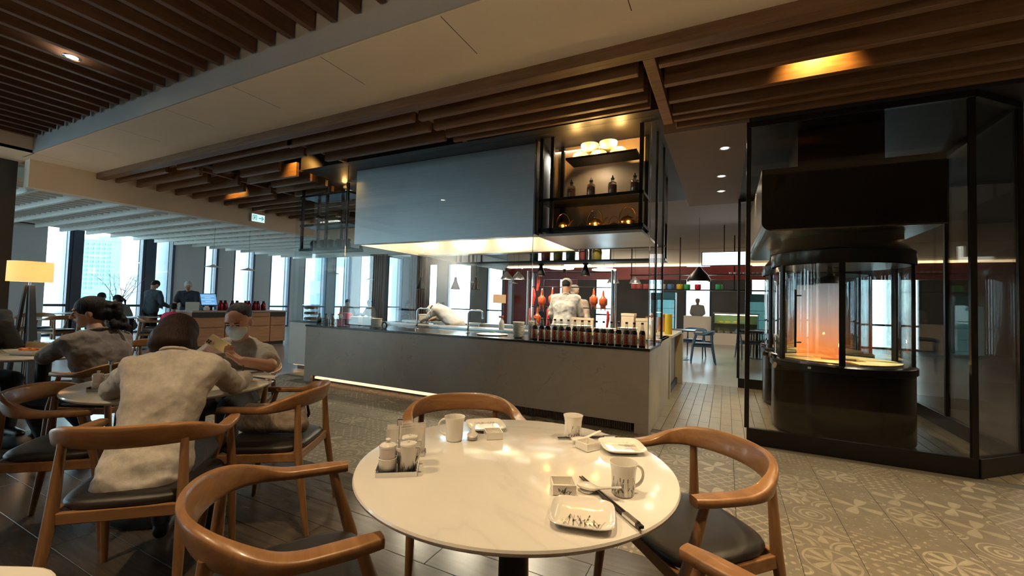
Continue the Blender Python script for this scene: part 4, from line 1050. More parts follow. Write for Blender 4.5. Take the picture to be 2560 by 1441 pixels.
# left shelf unit
lu = shelf_unit('corner_shelf', 'black steel corner shelf with dark jars at the window end of the kitchen', -7.0, -5.78, 5.17, 5.55, (2.18, 2.62, 3.15), (-6.95, -6.32, -5.82), 2.14, 3.29)
JARD = mat('dark_jar', (.05, .06, .075), .3)
for k, x in enumerate((-6.82, -6.6, -6.18, -6.08+.1, -6.4+.01)):
    t = thing('storage_jar', 'dark storage jar on the lowest board of the corner shelf', 'jar', (x, 5.36, 2.1805), 0, 'dark jars on the corner shelf')
    MB().lathe([(0, 0), (.07, 0), (.075, .01), (.075, .13), (.06, .15), (.05, .155), (0, .155)], 20).build('body', JARD, t, smooth=40); MB().lathe([(.052, .155), (.054, .165), (.02, .172), (0, .173)], 20).build('lid', BLACKM, t, smooth=40)
for k, x in enumerate((-6.62, -6.08)):
    t = thing('task_lamp', 'small copper clamp lamp on the corner shelf', 'lamp', (x, 5.34, 2.6205), radians(20+k*30), 'clamp lamps on the corner shelf')
    MB().lathe([(.035, 0), (.035, .008), (.008, .012)], 16).build('foot', COPPER, t, smooth=40); MB().tube([(0, 0, .01), (.02, 0, .10), (-.06, 0, .17)], .005, 8).build('arm', BLACKM, t)
    MB().lathe([(.05, -.03), (.03, .03), (.012, .05)], 18, (-.075, 0, .15)).build('lamp_shade', COPPER, t, smooth=50)
t = thing('shelf_lantern', 'small warm glowing lantern bowl on the top of the corner shelf', 'lamp', (-5.98, 5.36, 3.1505))
MB().lathe([(0, 0), (.05, 0), (.07, .03), (.06, .06), (.05, .06), (0, .02)], 20).build('bowl_body', BOWLM, t, smooth=50); light('lantern_glow', 'POINT', (-5.95, 5.22, 3.24), 1.6, (1, .52, .14), .03)
# ---- things on the stone counter
CTZ = .8725
SAUCE = mat('soy_sauce', (.010, .006, .005), .12); CAPB = mat('bottle_cap_brown', (.09, .04, .02), .5)
def label_mat():
    t = NT('red_bottle_label'); tc = t.n('ShaderNodeTexCoord'); sp = t.n('ShaderNodeSeparateXYZ'); t.l(tc.outputs['Object'], sp.inputs[0])
    n1 = t.noise(tc.outputs['Object'], 55, 3); n2 = t.noise(tc.outputs['Object'], 140, 2)
    th = t.mth('ARCTAN2', sp.outputs[1], sp.outputs[0]); side = t.mth('GREATER_THAN', t.mth('ABSOLUTE', t.mth('SUBTRACT', t.mth('ABSOLUTE', th), pi/2)), .62)
    c = t.mixc(t.mth('GREATER_THAN', n1, .6), (.33, .022, .012), (.62, .20, .06))
    wr = t.mixc(t.mth('GREATER_THAN', n2, .55), (.60, .55, .40), (.12, .16, .06))
    c = t.mixc(side, c, wr); return t.bsdf(c, .45)
LABR = label_mat()
bx = [None]
def sauce_bottle(x, y):
    lb_ = 'clear-necked soy sauce bottle with red label in the row against the glass'
    if bx[0] is not None: return dup(bx[0], (x, y, CTZ), 0)
    t = thing('sauce_bottle', lb_, 'bottle', (x, y, CTZ), 0, 'soy sauce bottles along the glass screen')
    MB().lathe([(0, 0), (.031, 0), (.034, .005), (.034, .135), (.030, .158), (.022, .175)], 18).build('dark_body', SAUCE, t, smooth=40)
    MB().lathe([(.022, .175), (.017, .20), (.0125, .235), (.0125, .243)], 16, capa=False, capb=False).build('clear_neck', GBOT, t, smooth=40)
    MB().lathe([(.0345, .018), (.0348, .019), (.0348, .128), (.0345, .129)], 24, capa=False, capb=False).build('paper_label', LABR, t, smooth=40)
    MB().lathe([(.0145, .238), (.0145, .258), (.010, .26), (0, .26)], 14).build('cap', CAPB, t, smooth=40)
    bx[0] = t; return t
for k in range(16): sauce_bottle(-2.005+k*.0815, 4.612+.012*(k % 2))
def stack(name, label, cat, loc, n, r, dz, mat_, square=False, group=None, h=.02):
    """a pile: every plate its own object"""
    for k in range(n):
        if k == 0:
            t0 = MB()
            if square:
                t0.loft([[Vector((sx*q, sy*q, z)) for sx, sy in ((-1, -1), (1, -1), (1, 1), (-1, 1))] for q, z in ((r*.8, 0), (r, h*.75), (r, h), (r*.95, h), (r*.76, .004))])
                o = t0.build(name, mat_, None, bevel=.002, bseg=1)
            else:
                t0.lathe([(0, 0), (r*.6, 0), (r*.85, h*.45), (r, h), (r*.97, h+.002), (r*.8, h*.55), (0, .004)], 24); o = t0.build(name, mat_, None, smooth=50)
            o.location = loc; tag(o, label, cat, group)
        else:
            c = o.copy(); COL.objects.link(c); c.location = (loc[0], loc[1], loc[2]+dz*k)
PLW = mat('kitchen_plate', (.72, .68, .60), .25)
stack('bowl', 'white bowl in the round stack between the sink and the sauce bottles', 'bowl', (-2.27, 4.72, CTZ), 11, .075, .0165, PLW, group='stack of bowls by the sauce bottles', h=.03)
for k in range(3): pass
cp = [(-2.10, 4.74, 12), ]
stack('paper_cup', 'white paper cup in the upside-down stack next to the bowls', 'cup', (-2.115, 4.76, CTZ), 12, .042, .0165, PLW, group='stack of cups by the sauce bottles', h=.03)
for k, (x, y, n, r) in enumerate(((-1.83, 4.98, 9, .12), (-1.56, 5.0, 9, .13), (-1.28, 5.02, 8, .13), (-1.02, 5.02, 9, .12))):
    where = ('behind the first sauce bottles', 'in front of the cook', 'beside the cook', 'nearest the glass corner')[k]
    stack('dinner_plate', 'white dinner plate in the stack '+where, 'plate', (x, y, CTZ), n, r, .019, PLW, group='plate stack '+where, h=.026)
for k, (x, y, n, lb_) in enumerate(((-4.98, 4.74, 10, 'hood side'), (-4.80, 4.76, 10, 'middle'), (-4.63, 4.76, 9, 'sink side'))):
    stack('white_dish', 'white dish in the counter stack on the %s near the red tins' % lb_, 'dish', (x, y, CTZ), n, .08, .015, PLW, square=(k == 0), group='dish stack '+lb_, h=.02)
# cartons behind
CARD = mat('cream_carton', (.66, .52, .36), .7)
for k, (x, y, z, a, b, c_, lb_) in enumerate(((-1.72, 5.55, .905, .30, .03, .22, 'flat cream carton leaning behind the first plate stack'), (-1.12, 5.6, .905, .16, .16, .30, 'tall cream carton behind the plates at the glass corner'), (-.92, 5.62, .905, .2, .16, .24, 'low cream carton behind the plates at the glass corner'))):
    o = MB().box(-a/2, a/2, -b/2, b/2, 0, c_).build('carton', CARD, None, bevel=.004); o.location = (x, y, z); tag(o, lb_, 'carton')
    pbox('lid_flap', CARD, o, (-a/2-.003, a/2+.003, -b/2-.003, b/2+.003, c_-.03, c_+.004), bevel=.002)
pbox('back_bench', STEEL, kc, K(-5.8, -1.35, 5.45, 5.85, .86, .905)); pbox('bench_body', STEEL, kc, K(-5.7, -1.4, 5.5, 5.8, .01, .86))
# bottles and tins at the window end
GRB = mat('dark_glass_bottle', (.02, .025, .02), .15)
for k in range(6):
    x = -5.74+.075*k
    t = thing('condiment_bottle', ('dark glass bottle beside the red tins', 'pale clear bottle beside the red tins')[k > 3], 'bottle', (x, 4.66+.05*(k % 2), CTZ), 0, 'bottles at the window end of the counter')
    MB().lathe([(0, 0), (.033, 0), (.036, .005), (.036, .10), (.018, .135), (.016, .16), (0, .16)], 16).build('body', GRB if k < 4 else GBOT, t, smooth=40); MB().lathe([(.018, .16), (.018, .18), (0, .182)], 12).build('cap', BLACKM, t, smooth=40)
TINR = mat('red_tin', (.50, .02, .03), .35); TINY = mat('yellow_tin_top', (.75, .62, .20), .4)
for k, (x, z, h_, m1, lb_) in enumerate(((-5.20, 0, .105, TINR, 'red tin at the bottle side of the counter'), (-5.02+.03, 0, .0, TINR, ''), (-5.165, .108, .10, TINR, 'red and yellow tin on top of the red tins'))):
    if not lb_: continue
    t = thing('tin', lb_, 'tin', (x, 4.66, CTZ+z)); MB().box(-.085, .085, -.055, .055, 0, h_).build('tin_body', m1, t, bevel=.006); MB().box(-.06 if k else -.087, .0 if k else .087, -.057, .057, h_*.15 if k else h_-.018, h_*.85 if k else h_+.002).build('paper_band' if k else 'tin_lid', TINY if k else TINR, t, bevel=.003)
CLRB = glass('clear_box', (.80, .80, .80), .12); BISC = mat('brown_biscuit', (.30, .17, .09), .8, var=.3, vs=30)
for k in range(3):
    t = thing('storage_box', ('lowest', 'middle', 'topmost')[k]+' clear box of the stack on the pale stone block', 'box', (-7.0+.14, 5.38, CTZ+k*.10)); MB().box(-.12, .12, -.09, .09, 0, .085).build('box_body', CLRB, t, bevel=.006); MB().box(-.122, .122, -.092, .092, .085, .097).build('lid', CLRB, t, bevel=.003); MB().box(-.105, .105, -.075, .075, .008, .06).build('contents', BISC, t, bevel=.02)
light('counter_fill', 'SPOT', (-5.35, 4.85, 2.95), 45, WARMW, .03, aim=(-5.25, 4.72, .9), spot=70, blend=.7)  # spot added to brighten the bottles and tins on the counter
# taps
for k, (x, lb_) in enumerate(((-4.03, 'tall chrome kitchen tap nearer the window'), (-3.15, 'tall chrome kitchen tap nearer the sauce bottles'))):
    t = thing('kitchen_tap', lb_, 'tap', (x, 4.95, CTZ))
    MB().lathe([(.03, 0), (.03, .012), (.018, .02), (.018, .06)], 18).build('base', CHROME, t, smooth=40)
    MB().tube([(0, 0, .02), (0, 0, .27), (.02, 0, .30), (.05, 0, .31), (.19, 0, .31), (.22, 0, .295), (.23, 0, .26), (.23, 0, .20)], .013, 12).build('gooseneck', CHROME, t, smooth=60)
    MB().tube([(0, -.02, .05), (.05, -.05, .10)], .006, 8).build('lever', CHROME, t)
t = thing('wash_basin', 'round steel basin set in the black worktop by the tap', 'basin', (-2.75, 4.92, CTZ)); MB().lathe([(.19, 0), (.21, .012), (.20, .014), (.16, .004), (0, .003)], 36).build('rim', STEEL, t, smooth=40)
SPRW = mat('spray_white', (.75, .72, .68), .4); SPRR = mat('spray_red', (.6, .1, .08), .4)
t = thing('spray_bottle', 'white spray bottle with a red trigger by the basin', 'bottle', (-2.95, 5.55, .9055)); MB().lathe([(0, 0), (.04, 0), (.042, .08), (.03, .13), (.014, .15), (.014, .17), (0, .17)], 16).build('body', SPRW, t, smooth=40); MB().box(-.045, .03, -.012, .012, .17, .20).build('trigger', SPRR, t, bevel=.005)
for k, (x, m_, lb_) in enumerate(((-2.88, mat('green_handle', (.10, .35, .05), .4), 'green-handled scraper lying by the basin'), (-2.52, mat('red_handle', (.6, .05, .08), .4), 'red-handled scraper lying by the basin'))):
    t = thing('scraper', lb_, 'utensil', (x, 5.18, CTZ), radians(-10)); MB().box(-.05, .03, -.014, .014, 0, .022).build('handle', m_, t, bevel=.006); MB().box(.03, .16, -.011, .011, .006, .012).build('blade', STEEL, t)
t = thing('tape_roll', 'round steel scourer holder standing by the dish stacks', 'holder', (-4.42, 4.70, CTZ)); MB().tube([(.045*cos(2*pi*q/20), 0, .05+.045*sin(2*pi*q/20)) for q in range(20)], .012, 8, close=True).build('ring', BLACKM, t, smooth=60); MB().box(-.03, .03, -.02, .02, 0, .008).build('foot', BLACKM, t)
# ---- second work line: counters with heat lamps and roast ducks
wl2 = thing('carving_counter', 'steel carving counter under the heat lamps where two cooks work', 'counter', (-2.6, 7.0, 0))
pbox('worktop', STEEL, wl2, (-1.5, 1.2, -.15, .15, .86, .90)); pbox('cabinet', STEEL, wl2, (-1.45, 1.15, -.13, .13, .0, .86))
for x in (-1.55+1.0, .95): 
    for y in (-.12, .12): MB().cyl((x, y, .9), (x, y, 1.88), .018).build('rack_post', STEEL, wl2, smooth=40)
for z in (1.86, 1.60, 1.25): MB().cyl((-.55, 0, z), (.95, 0, z), .009).build('rack_bar', BLACKM, wl2)
DUCK = NT('roast_skin'); _v = DUCK.coord((1, 1, 1)); DUCK = DUCK.bsdf(DUCK.ramp(DUCK.noise(_v, 9, 4), [(.3, (.22, .03, .012)), (.65, (.62, .13, .03))]), .25, coat=.4)
PORK = mat('red_roast_pork', (.52, .05, .035), .3, var=.4, vs=14, coat=.3)
for k, (x, z, kind) in enumerate(((-.48, 1.60, 1), (-.32, 1.58, 0), (-.54, 1.25, 1), (-.40, 1.25, 0), (-.40, 1.86, 1), (-.12, 1.60, 0), (-.20, 1.25, 1), (-.02, 1.26, 0), (.12, 1.86, 2), (.10, 1.25, 0), (.86, 1.25, 1), (.62, 1.60, 0), (.78, 1.58, 0))):
    lb_ = ('glazed roast duck hanging by its neck under the heat lamps', 'strip of red roast pork hanging from the rack', 'dark-headed roast goose hanging from the top bar')[kind]
    t = thing(('roast_duck', 'roast_pork', 'roast_goose')[kind], lb_, ('roast duck', 'roast pork', 'roast goose')[kind], (-2.6+x, 6.985, z), 0, 'roast meats on the rack')
    MB().tube([(0, 0, .0), (0, .012, -.012), (0, 0, -.05)], .004, 6).build('hook', CHROME, t)
    if kind == 1: blob('meat', [('c', (0, 0, -.05), .022, (.01, 0, -.16), .03), ('c', (.01, 0, -.16), .03, (-.01, 0, -.32), .02)], .01, PORK, t, 3)
    else: blob('meat', [('c', (0, 0, -.04), .016, (0, 0, -.12), .022), ('e', (0, 0, -.22), (.062, .052, .10)), ('c', (.055, 0, -.18), .02, (.06, .01, -.27), .012), ('c', (-.055, 0, -.18), .02, (-.06, .01, -.27), .012), ('c', (.03, 0, -.30), .02, (.035, 0, -.37), .009), ('c', (-.03, 0, -.30), .02, (-.035, 0, -.37), .009)], .01, DUCK, t, 3)
    if kind == 2: blob('head', [('e', (-.03, 0, .03), (.035, .025, .03)), ('c', (-.03, 0, .03), .012, (-.07, 0, .03), .008)], .01, mat('dark_roast', (.03, .012, .01), .3), t, 2)
def heat_lamp(x, y, z, label, s=1.0, grp='black cone heat lamps', top=2.15):
    t = thing('heat_lamp', label, 'lamp', (x, y, z), 0, grp); 
    MB().lathe([(.085*s, 0), (.088*s, .006), (.05*s, .10*s), (.03*s, .15*s), (.022*s, .22*s), (0, .225*s)], 24, capa=False).build('lamp_shade', BLACKM, t, smooth=50)
    MB().cyl((0, 0, .22*s), (0, 0, top-z), .006).build('cord', BLACKM, t); MB().lathe([(.045, 0), (.045, .02), (0, .022)], 16, (0, 0, top-z-.022)).build('canopy', BLACKM, t, smooth=40)
    MB().ball((0, 0, .035), .03).build('bulb', emis('bulb_glow', (1, .6, .25), 12), t, smooth=60)
    return t
heat_lamp(-2.85, 6.75, 1.78, 'black cone heat lamp over the hanging roast meats', top=1.985); heat_lamp(-2.06, 6.75, 1.78, 'black cone heat lamp over the cooks', top=1.985)
light('meat_light', 'SPOT', (-2.85, 6.70, 1.84), 26, (1, .55, .28), .04, aim=(-2.85, 6.95, 1.0), spot=130); light('meat_light_b', 'SPOT', (-1.9, 6.8, 1.84), 10, (1, .62, .35), .04, aim=(-2.0, 6.95, 1.0), spot=130)
# hanging jar shelf above
hs = thing('hanging_shelf', 'black hanging steel shelf carrying coloured jars over the carving counter', 'shelf', (-2.55, 6.7, 1.985))
pbox('shelf_board', BLACKM, hs, (-1.85, 1.75, -.17, .17, 0, .035))
for x in (-1.83, -1.55, .55, .62, 1.72):
    for y in (-.15, .15): pbox('post', BLACKM, hs, (x-.015, x+.015, y-.015, y+.015, .035, 1.31))
pbox('rail', BLACKM, hs, (-1.85, 1.75, -.165, -.145, .20, .225)); pbox('dark_box', BLACKP, hs, (.62, 1.7, -.14, .14, .23, .62)); pbox('dark_box', BLACKP, hs, (-1.5, -.45, -.14, .14, .24, .62))
JC = {'green': mat('green_jar', (.03, .12, .09), .3), 'red': mat('red_jar', (.33, .07, .06), .3), 'yellow': mat('olive_jar', (.30, .24, .04), .3)}
for k, (x, c_) in enumerate(((-2.95, 'green'), (-2.73, 'red'), (-2.51, 'yellow'), (-2.29, 'green'), (-2.07, 'red'), (-1.85, 'yellow'))):
    first = k < 3
    t = thing('ceramic_jar', '%s glazed jar on the hanging shelf, %s' % (c_ if c_ != 'yellow' else 'olive', 'on the hood side' if first else 'on the cook side'), 'jar', (x, 6.66, 2.0205), 0, 'coloured jars on the hanging shelf')
    MB().lathe([(0, 0), (.068, 0), (.075, .01), (.08, .13), (.07, .175), (.05, .195), (.05, .21), (0, .212)], 22).build('body', JC[c_], t, smooth=40); MB().lathe([(.053, .21), (.053, .222), (0, .226)], 18).build('lid', JC[c_], t, smooth=40)
light('jar_fill', 'SPOT', (-2.4, 6.15, 2.75), 40, WARMW, .05, aim=(-2.4, 6.7, 2.05), spot=110)  # added front fill for the jars, which are otherwise lit from behind
LBX = emis('menu_lightbox', (1, .97, .92), 1.2)
o = MB().box(-.95, .75, -.03, .03, 0, .34).build('light_box', BLACKM, None); pbox('hanger', BLACKM, o, (-.01, .01, -.01, .01, .34, 1.14)); o.location = (-2.75, 8.2, 2.16); tag(o, 'bright white light box with faint branches behind the coloured jars', 'light box'); pbox('lit_face', LBX, o, (-.93, .73, -.036, -.031, .015, .325))
o = MB().box(-.5, .5, -.03, .03, 0, .34).build('light_box', BLACKM, None); pbox('hanger', BLACKM, o, (-.01, .01, -.01, .01, .34, 1.0)); o.location = (-.05, 11.5, 2.35); tag(o, 'bright white light box hanging over the aisle in the back hall', 'light box'); pbox('lit_face', LBX, o, (-.48, .48, -.036, -.031, .015, .325))
# bright worktop where the third cook bends
wk = thing('prep_table', 'steel prep table lit brightly under the steam', 'table', (-5.0, 6.95, 0)); pbox('worktop', STEEL, wk, (-.8, .8, -.3, .12, .86, .90))
for x in (-.75, .75):
    for y in (-.26, .08): pbox('leg', STEEL, wk, (x-.02, x+.02, y-.02, y+.02, 0, .86))
o = MB().box(-.25, .25, -.12, .12, 0, .12).build('dough_box', mat('cream_box', (.75, .66, .45), .5), None, bevel=.01); o.location = (-5.25, 6.92, .9005); tag(o, 'cream dough box glowing under the lamps by the bending cook', 'box'); pbox('lid', PLW, o, (-.255, .255, -.125, .125, .10, .125), bevel=.004)
light('prep_light', 'SPOT', (-5.1, 6.9, 2.7), 30, WARMW, .1, aim=(-5.1, 6.9, .9), spot=90)
for x, lb_ in ((-5.95, 'black bell lamp hanging nearest the window end of the kitchen'), (-5.05, 'black bell lamp hanging in front of the wooden screen'), (-4.55, 'black bell lamp hanging above the bending cook')):
    heat_lamp(x, 7.4, 1.55, lb_, 1.15, 'black bell lamps over the prep table', 3.3)
# long hanging rack behind, with white cylinders
yt = mat('yellow_tube', (.62, .48, .03), .5)
o = MB().lathe([(0, 0), (.05, 0), (.052, .005), (.052, .30), (.046, .302), (.046, .02), (0, .015)], 22).build('tall_canister', yt, None, smooth=40); o.location = (-.76, 6.72, .9005); tag(o, 'tall mustard yellow canister at the end of the aisle counter', 'canister')
SATAY = mat('chopping_board', (.42, .16, .05), .5)
for k, (x, y, lb_) in enumerate(((-1.05, 7.0, 'brown wooden board leaning behind the yellow canister'), (-.9, 7.35, 'second brown wooden board with a round handle'))):
    o = MB().box(-.09, .09, -.012, .012, 0, .24).build('chopping_board', SATAY, None, bevel=.006); o.location = (x, y, .9005); tag(o, lb_, 'board'); MB().lathe([(.02, .24), (.03, .28), (0, .31)], 14).build('handle', SATAY, o, smooth=50)
# ================================================================ DUCK OVEN ENCLOSURE
EB = mat('black_enclosure_steel', (.014, .012, .011), .32, .4)
EG = glass('enclosure_glass', (.82, .82, .80), .022)
en = thing('oven_enclosure', 'black-framed glass room with a cut-off corner around the round ovens', 'glass enclosure', (.19, 4.79, 0))
def E_(x, y): return (x-.19, y-4.79)
def wallseg(p, q, z0, z1, th, mat_, nm):
    a = Vector((*E_(*p), 0)); b = Vector((*E_(*q), 0)); d = b-a; L = d.length
    M4 = Matrix.Translation((a+b)/2) @ Matrix.Rotation(atan2(d.y, d.x), 4, 'Z')
    MB().box(-L/2, L/2, -th/2, th/2, z0, z1, M4).build(nm, mat_, en, bevel=.003 if mat_ is EB else 0)
P1, P2, P3, P4, P5 = (.19, 4.79), (1.816, 4.79), (2.26, 5.22), (2.26, 8.1), (.19, 8.1)
for p, q in ((P1, P2), (P2, P3), (P3, P4), (P4, P5)):
    wallseg(p, q, 0, .155, .05, EB, 'curb'); wallseg(p, q, .155, 3.165, .012, EG, 'pane'); wallseg(p, q, 3.11, 3.168, .05, EB, 'head_rail')
for p in ((.19, 4.79), (1.80, 4.79), (2.26, 5.22), (2.26, 6.6), (2.26, 8.1), (.19, 8.1), (1.25, 8.1)):
    x, y = E_(*p); pbox('post', EB, en, (x-.02, x+.02, y-.02, y+.02, .155, 3.165))
BRONZE = mat('dark_bronze', (.040, .032, .025), .2, .9, var=.05, vs=3)
DISC = mat('pale_yellow_disc', (.72, .66, .30), .45)
OG = glass('oven_glass', (.82, .88, .90), .10)
STW = mat('warm_steel', (.50, .42, .27), .22, 1.0)
ov = thing('duck_oven', 'round bronze and glass duck oven with orange flames nearest the patterned floor', 'oven', (1.09, 5.72, 0), 0, 'round duck ovens')
R0 = .615
MB().lathe([(R0-.02, .02), (R0, .03), (R0, .70)], 72).build('base_drum', BRONZE, ov, smooth=40)
MB().lathe([(R0+.005, .695), (R0+.018, .705), (R0+.018, .765), (R0-.01, .785), (R0-.08, .785)], 72, capa=False).build('base_rim', EB, ov, smooth=40)
for k in range(4):   # pale sector plates
    m = MB(); a0 = radians(90*k+8); pts = []
    for i in range(11): a = a0+radians(74)*i/10; pts.append((.52*cos(a), .52*sin(a)))
    for i in range(10, -1, -1): a = a0+radians(74)*i/10; pts.append(((.16+.10*sin(pi*i/10))*cos(a), (.16+.10*sin(pi*i/10))*sin(a)))
    m.poly(pts, .786, .797); m.build('floor_plate', DISC, ov)
MB().lathe([(R0-.02, .786), (R0-.02, 1.80)], 72, capa=False, capb=False).build('glass_wall', OG, ov, smooth=40)
for a in (205, 262, 340, 25, 80, 140):
    a = radians(a); MB().cbox((0, 0, 1.29), (.05, .03, 1.02), Matrix.Rotation(a+pi/2, 4, 'Z') @ Matrix.Translation((0, -(R0-.02), 0))).build('frame_post', EB, ov)
MB().lathe([(R0+.005, 1.79), (R0+.01, 1.80), (R0+.01, 1.92), (R0-.02, 1.94)], 72, capa=False, capb=False).build('collar', BRONZE, ov, smooth=40)
MB().lathe([(R0-.02, 1.94), (R0-.08, 2.02), (R0-.10, 2.20)], 72, capa=False, capb=False).build('flue', STW, ov, smooth=40)
MB().lathe([(R0-.03, 1.785), (.05, 1.785)], 48, capa=False, capb=False).build('inner_roof', EB, ov)
ha = radians(228)
for z in (.98, 1.46): MB().cyl(((R0-.02)*cos(ha), (R0-.02)*sin(ha), z), ((R0+.06)*cos(ha), (R0+.06)*sin(ha), z), .008).build('handle_stub', EB, ov)
MB().cyl(((R0+.06)*cos(ha), (R0+.06)*sin(ha), .93), ((R0+.06)*cos(ha), (R0+.06)*sin(ha), 1.52), .011).build('door_handle', EB, ov)
for a, z in ((196, .80), (205, .70)):
    a = radians(a); k_ = MB().cyl(((R0)*cos(a), R0*sin(a), z), ((R0+.06)*cos(a), (R0+.06)*sin(a), z+.01), .03, .034).build('valve_knob', CHROME, ov, smooth=40)
MB().cbox((0, 0, .735), (.03, .004, .02), Matrix.Rotation(radians(238)+pi/2, 4, 'Z') @ Matrix.Translation((0, -(R0+.02), 0))).build('rating_plate', CERAM, ov)
def flame_mat():
    t = NT('flame_tube'); tc = t.n('ShaderNodeTexCoord'); sp = t.n('ShaderNodeSeparateXYZ'); t.l(tc.outputs['Object'], sp.inputs[0])
    nz = t.noise(tc.outputs['Object'], 6, 3); h = t.mth('ADD', t.mth('DIVIDE', t.mth('SUBTRACT', sp.outputs[2], .80), .80), t.mth('MULTIPLY', t.mth('SUBTRACT', nz, .5), .25))
    c = t.ramp(h, [(0, (1, .20, .03)), (.18, (1, .28, .08)), (.42, (.85, .40, .24)), (.7, (.60, .46, .42)), (1, (.42, .40, .40))])
    s = t.mth('MAXIMUM', t.mth('SUBTRACT', 1.0, t.mth('MULTIPLY', h, .55)), .3)
    e = t.n('ShaderNodeEmission'); t.l(c, e.inputs[0]); t.l(s, e.inputs[1])
    tr = t.n('ShaderNodeBsdfTransparent'); mx = t.n('ShaderNodeMixShader'); mx.inputs[0].default_value = .42
    t.l(tr.outputs[0], mx.inputs[1]); t.l(e.outputs[0], mx.inputs[2]); t.l(mx.outputs[0], t.out.inputs[0]); return t.m
FLM = flame_mat()
for x, y, r in ((-.10, -.14, .125), (-.26, .14, .10)):
    MB().lathe([(r, .80), (r*1.0, 1.60)], 40, (x, y, 0), capa=False, capb=False).build('flame', FLM, ov, smooth=60)
MB().lathe([(.14, 1.60), (.11, 1.66), (.03, 1.69), (.02, 1.785)], 28, (-.10, -.14, 0)).build('burner_cowl', EB, ov, smooth=50)
ov2 = dup(ov, (1.09, 7.12, 0), 0, 'second round bronze and glass duck oven behind the first, by the aisle')
light('flame_light', 'POINT', (.99, 5.58, .95), 3, (1, .42, .10), .02); light('flame_light_b', 'POINT', (.9, 7.0, .95), 3, (1, .42, .10), .02)
oh = thing('oven_hood', 'dark bronze exhaust box with rounded edge above the duck ovens', 'hood', (1.0, 4.9, 2.09))
HB = mat('brown_black_steel', (.060, .044, .032), .30, .7)
pr = []
for k in range(9): a = pi/2*k/8; pr.append((-.69+.09-.09*cos(a+0), .09-.09*sin(a)))
pts = [(-.69, .62)]+pr+[(.69, 0), (.69, .62)]
m = MB(); n = len(pts); m.add([Vector((x, 0, z)) for x, z in pts]+[Vector((x, 2.9, z)) for x, z in pts], [tuple(range(n)), tuple(reversed(range(n, 2*n)))]+[(i, n+i, n+(i+1) % n, (i+1) % n) for i in range(n)])
m.build('hood_box', HB, oh, bevel=.004); pbox('hood_lip', STW, oh, (-.60, .70, -.006, .0, -.006, .008)); pbox('duct', HB, oh, (-.35, .35, .3, 1.0, .62, 1.075))
light('oven_inner_fill', 'SPOT', (1.3, 5.5, 1.76), 40, WARMW, .05, aim=(1.1, 5.6, .8), spot=120); light('flue_fill', 'SPOT', (.28, 5.9, 2.75), 70, (1, .85, .55), .06, aim=(.62, 5.9, 1.7), spot=70)  # two added fills: inside the oven, and golden light on collar and flue
# ================================================================ CASH COUNTER
cc = thing('cash_counter', 'oak cash counter with drawers and a pale worktop by the windows', 'counter', (-10.9, 6.6, 0))
pbox('worktop', mat('grey_worktop', (.36, .33, .30), .4), cc, (-.75, .02, -1.18, 1.19, .875, .912), bevel=.003); pbox('carcass', PANELW, cc, (-.72, -.03, -1.16, 1.17, .08, .875)); pbox('plinth', BLACKP, cc, (-.68, -.06, -1.14, 1.15, 0, .08))
for a, b, z0, z1, nm in ((-1.15, -.45, .76, .865, 'dark_niche'), (.72, 1.15, .76, .865, 'dark_niche')): pbox(nm, BLACKP, cc, (-.03, -.004, a, b, z0, z1))
for a, b, z0, z1 in ((-.44, .12, .76, .868), (.13, .71, .76, .868), (-1.15, -.44, .52, .75), (-.43, .12, .52, .75), (.13, .71, .52, .75), (.72, 1.15, .52, .75), (-1.15, -.44, .09, .51), (-.43, .12, .09, .51), (.13, .71, .09, .51), (.72, 1.15, .09, .51)):
    d = pbox('drawer' if z1 > .52 else 'door', PANELW, cc, (-.03, -.002, a+.004, b-.004, z0, z1), bevel=.003); pbox('finger_pull', BLACKP, d, (-.006, .0005, a+.2*(b-a), b-.2*(b-a), z1-.012, z1-.006))
mo = thing('till_monitor', 'till monitor with a blue screen on the cash counter', 'monitor', (-11.25, 5.9, .9125), radians(14))
SCR = emis('blue_screen', (.16, .40, .75), .38)
MB().cbox((0, 0, 0), (.02, .44, .30), Matrix.Translation((.05, 0, .26)) @ Matrix.Rotation(radians(-14), 4, 'Y')).build('housing', BLACKM, mo, bevel=.004)
MB().cbox((0, 0, 0), (.003, .41, .27), Matrix.Translation((.064, 0, .262)) @ Matrix.Rotation(radians(-14), 4, 'Y')).build('screen', SCR, mo)
for k in range(5): MB().cbox((0, 0, 0), (.002, .16 if k % 2 else .34, .018), Matrix.Translation((.0675, -.02, .26)) @ Matrix.Rotation(radians(-14), 4, 'Y') @ Matrix.Translation((0, 0, -.09+.045*k))).build('screen_row', emis('screen_row_%d' % k, (.35, .62, .85), .42), mo)
MB().cbox((-.01, 0, .06), (.14, .24, .12)).build('stand', BLACKM, mo, bevel=.01)
THM = mat('crimson_flask', (.20, .008, .020), .25, .5); 
tf = None
for k, y in enumerate((6.17, 6.31, 6.45, 6.6, 6.78, 6.90, 7.02, 7.14, 7.26)):
    if tf is None:
        tf = thing('thermos_flask', 'crimson thermos flask with dark lid lined up on the cash counter', 'flask', (-11.15, y, .9125), 0, 'thermos flasks on the cash counter')
        MB().lathe([(0, 0), (.058, 0), (.062, .006), (.062, .13), (.050, .18), (.033, .215), (0, .215)], 20).build('body', THM, tf, smooth=40); MB().lathe([(.034, .213), (.034, .245), (.02, .25), (0, .25)], 16).build('lid', BLACKM, tf, smooth=40)
        MB().tube([(0, .055, .06), (0, .09, .08), (0, .095, .15), (0, .045, .19)], .008, 8).build('handle', BLACKM, tf)
    else: dup(tf, (-11.15-.06*(k % 2), y, .9125), radians(30*k))
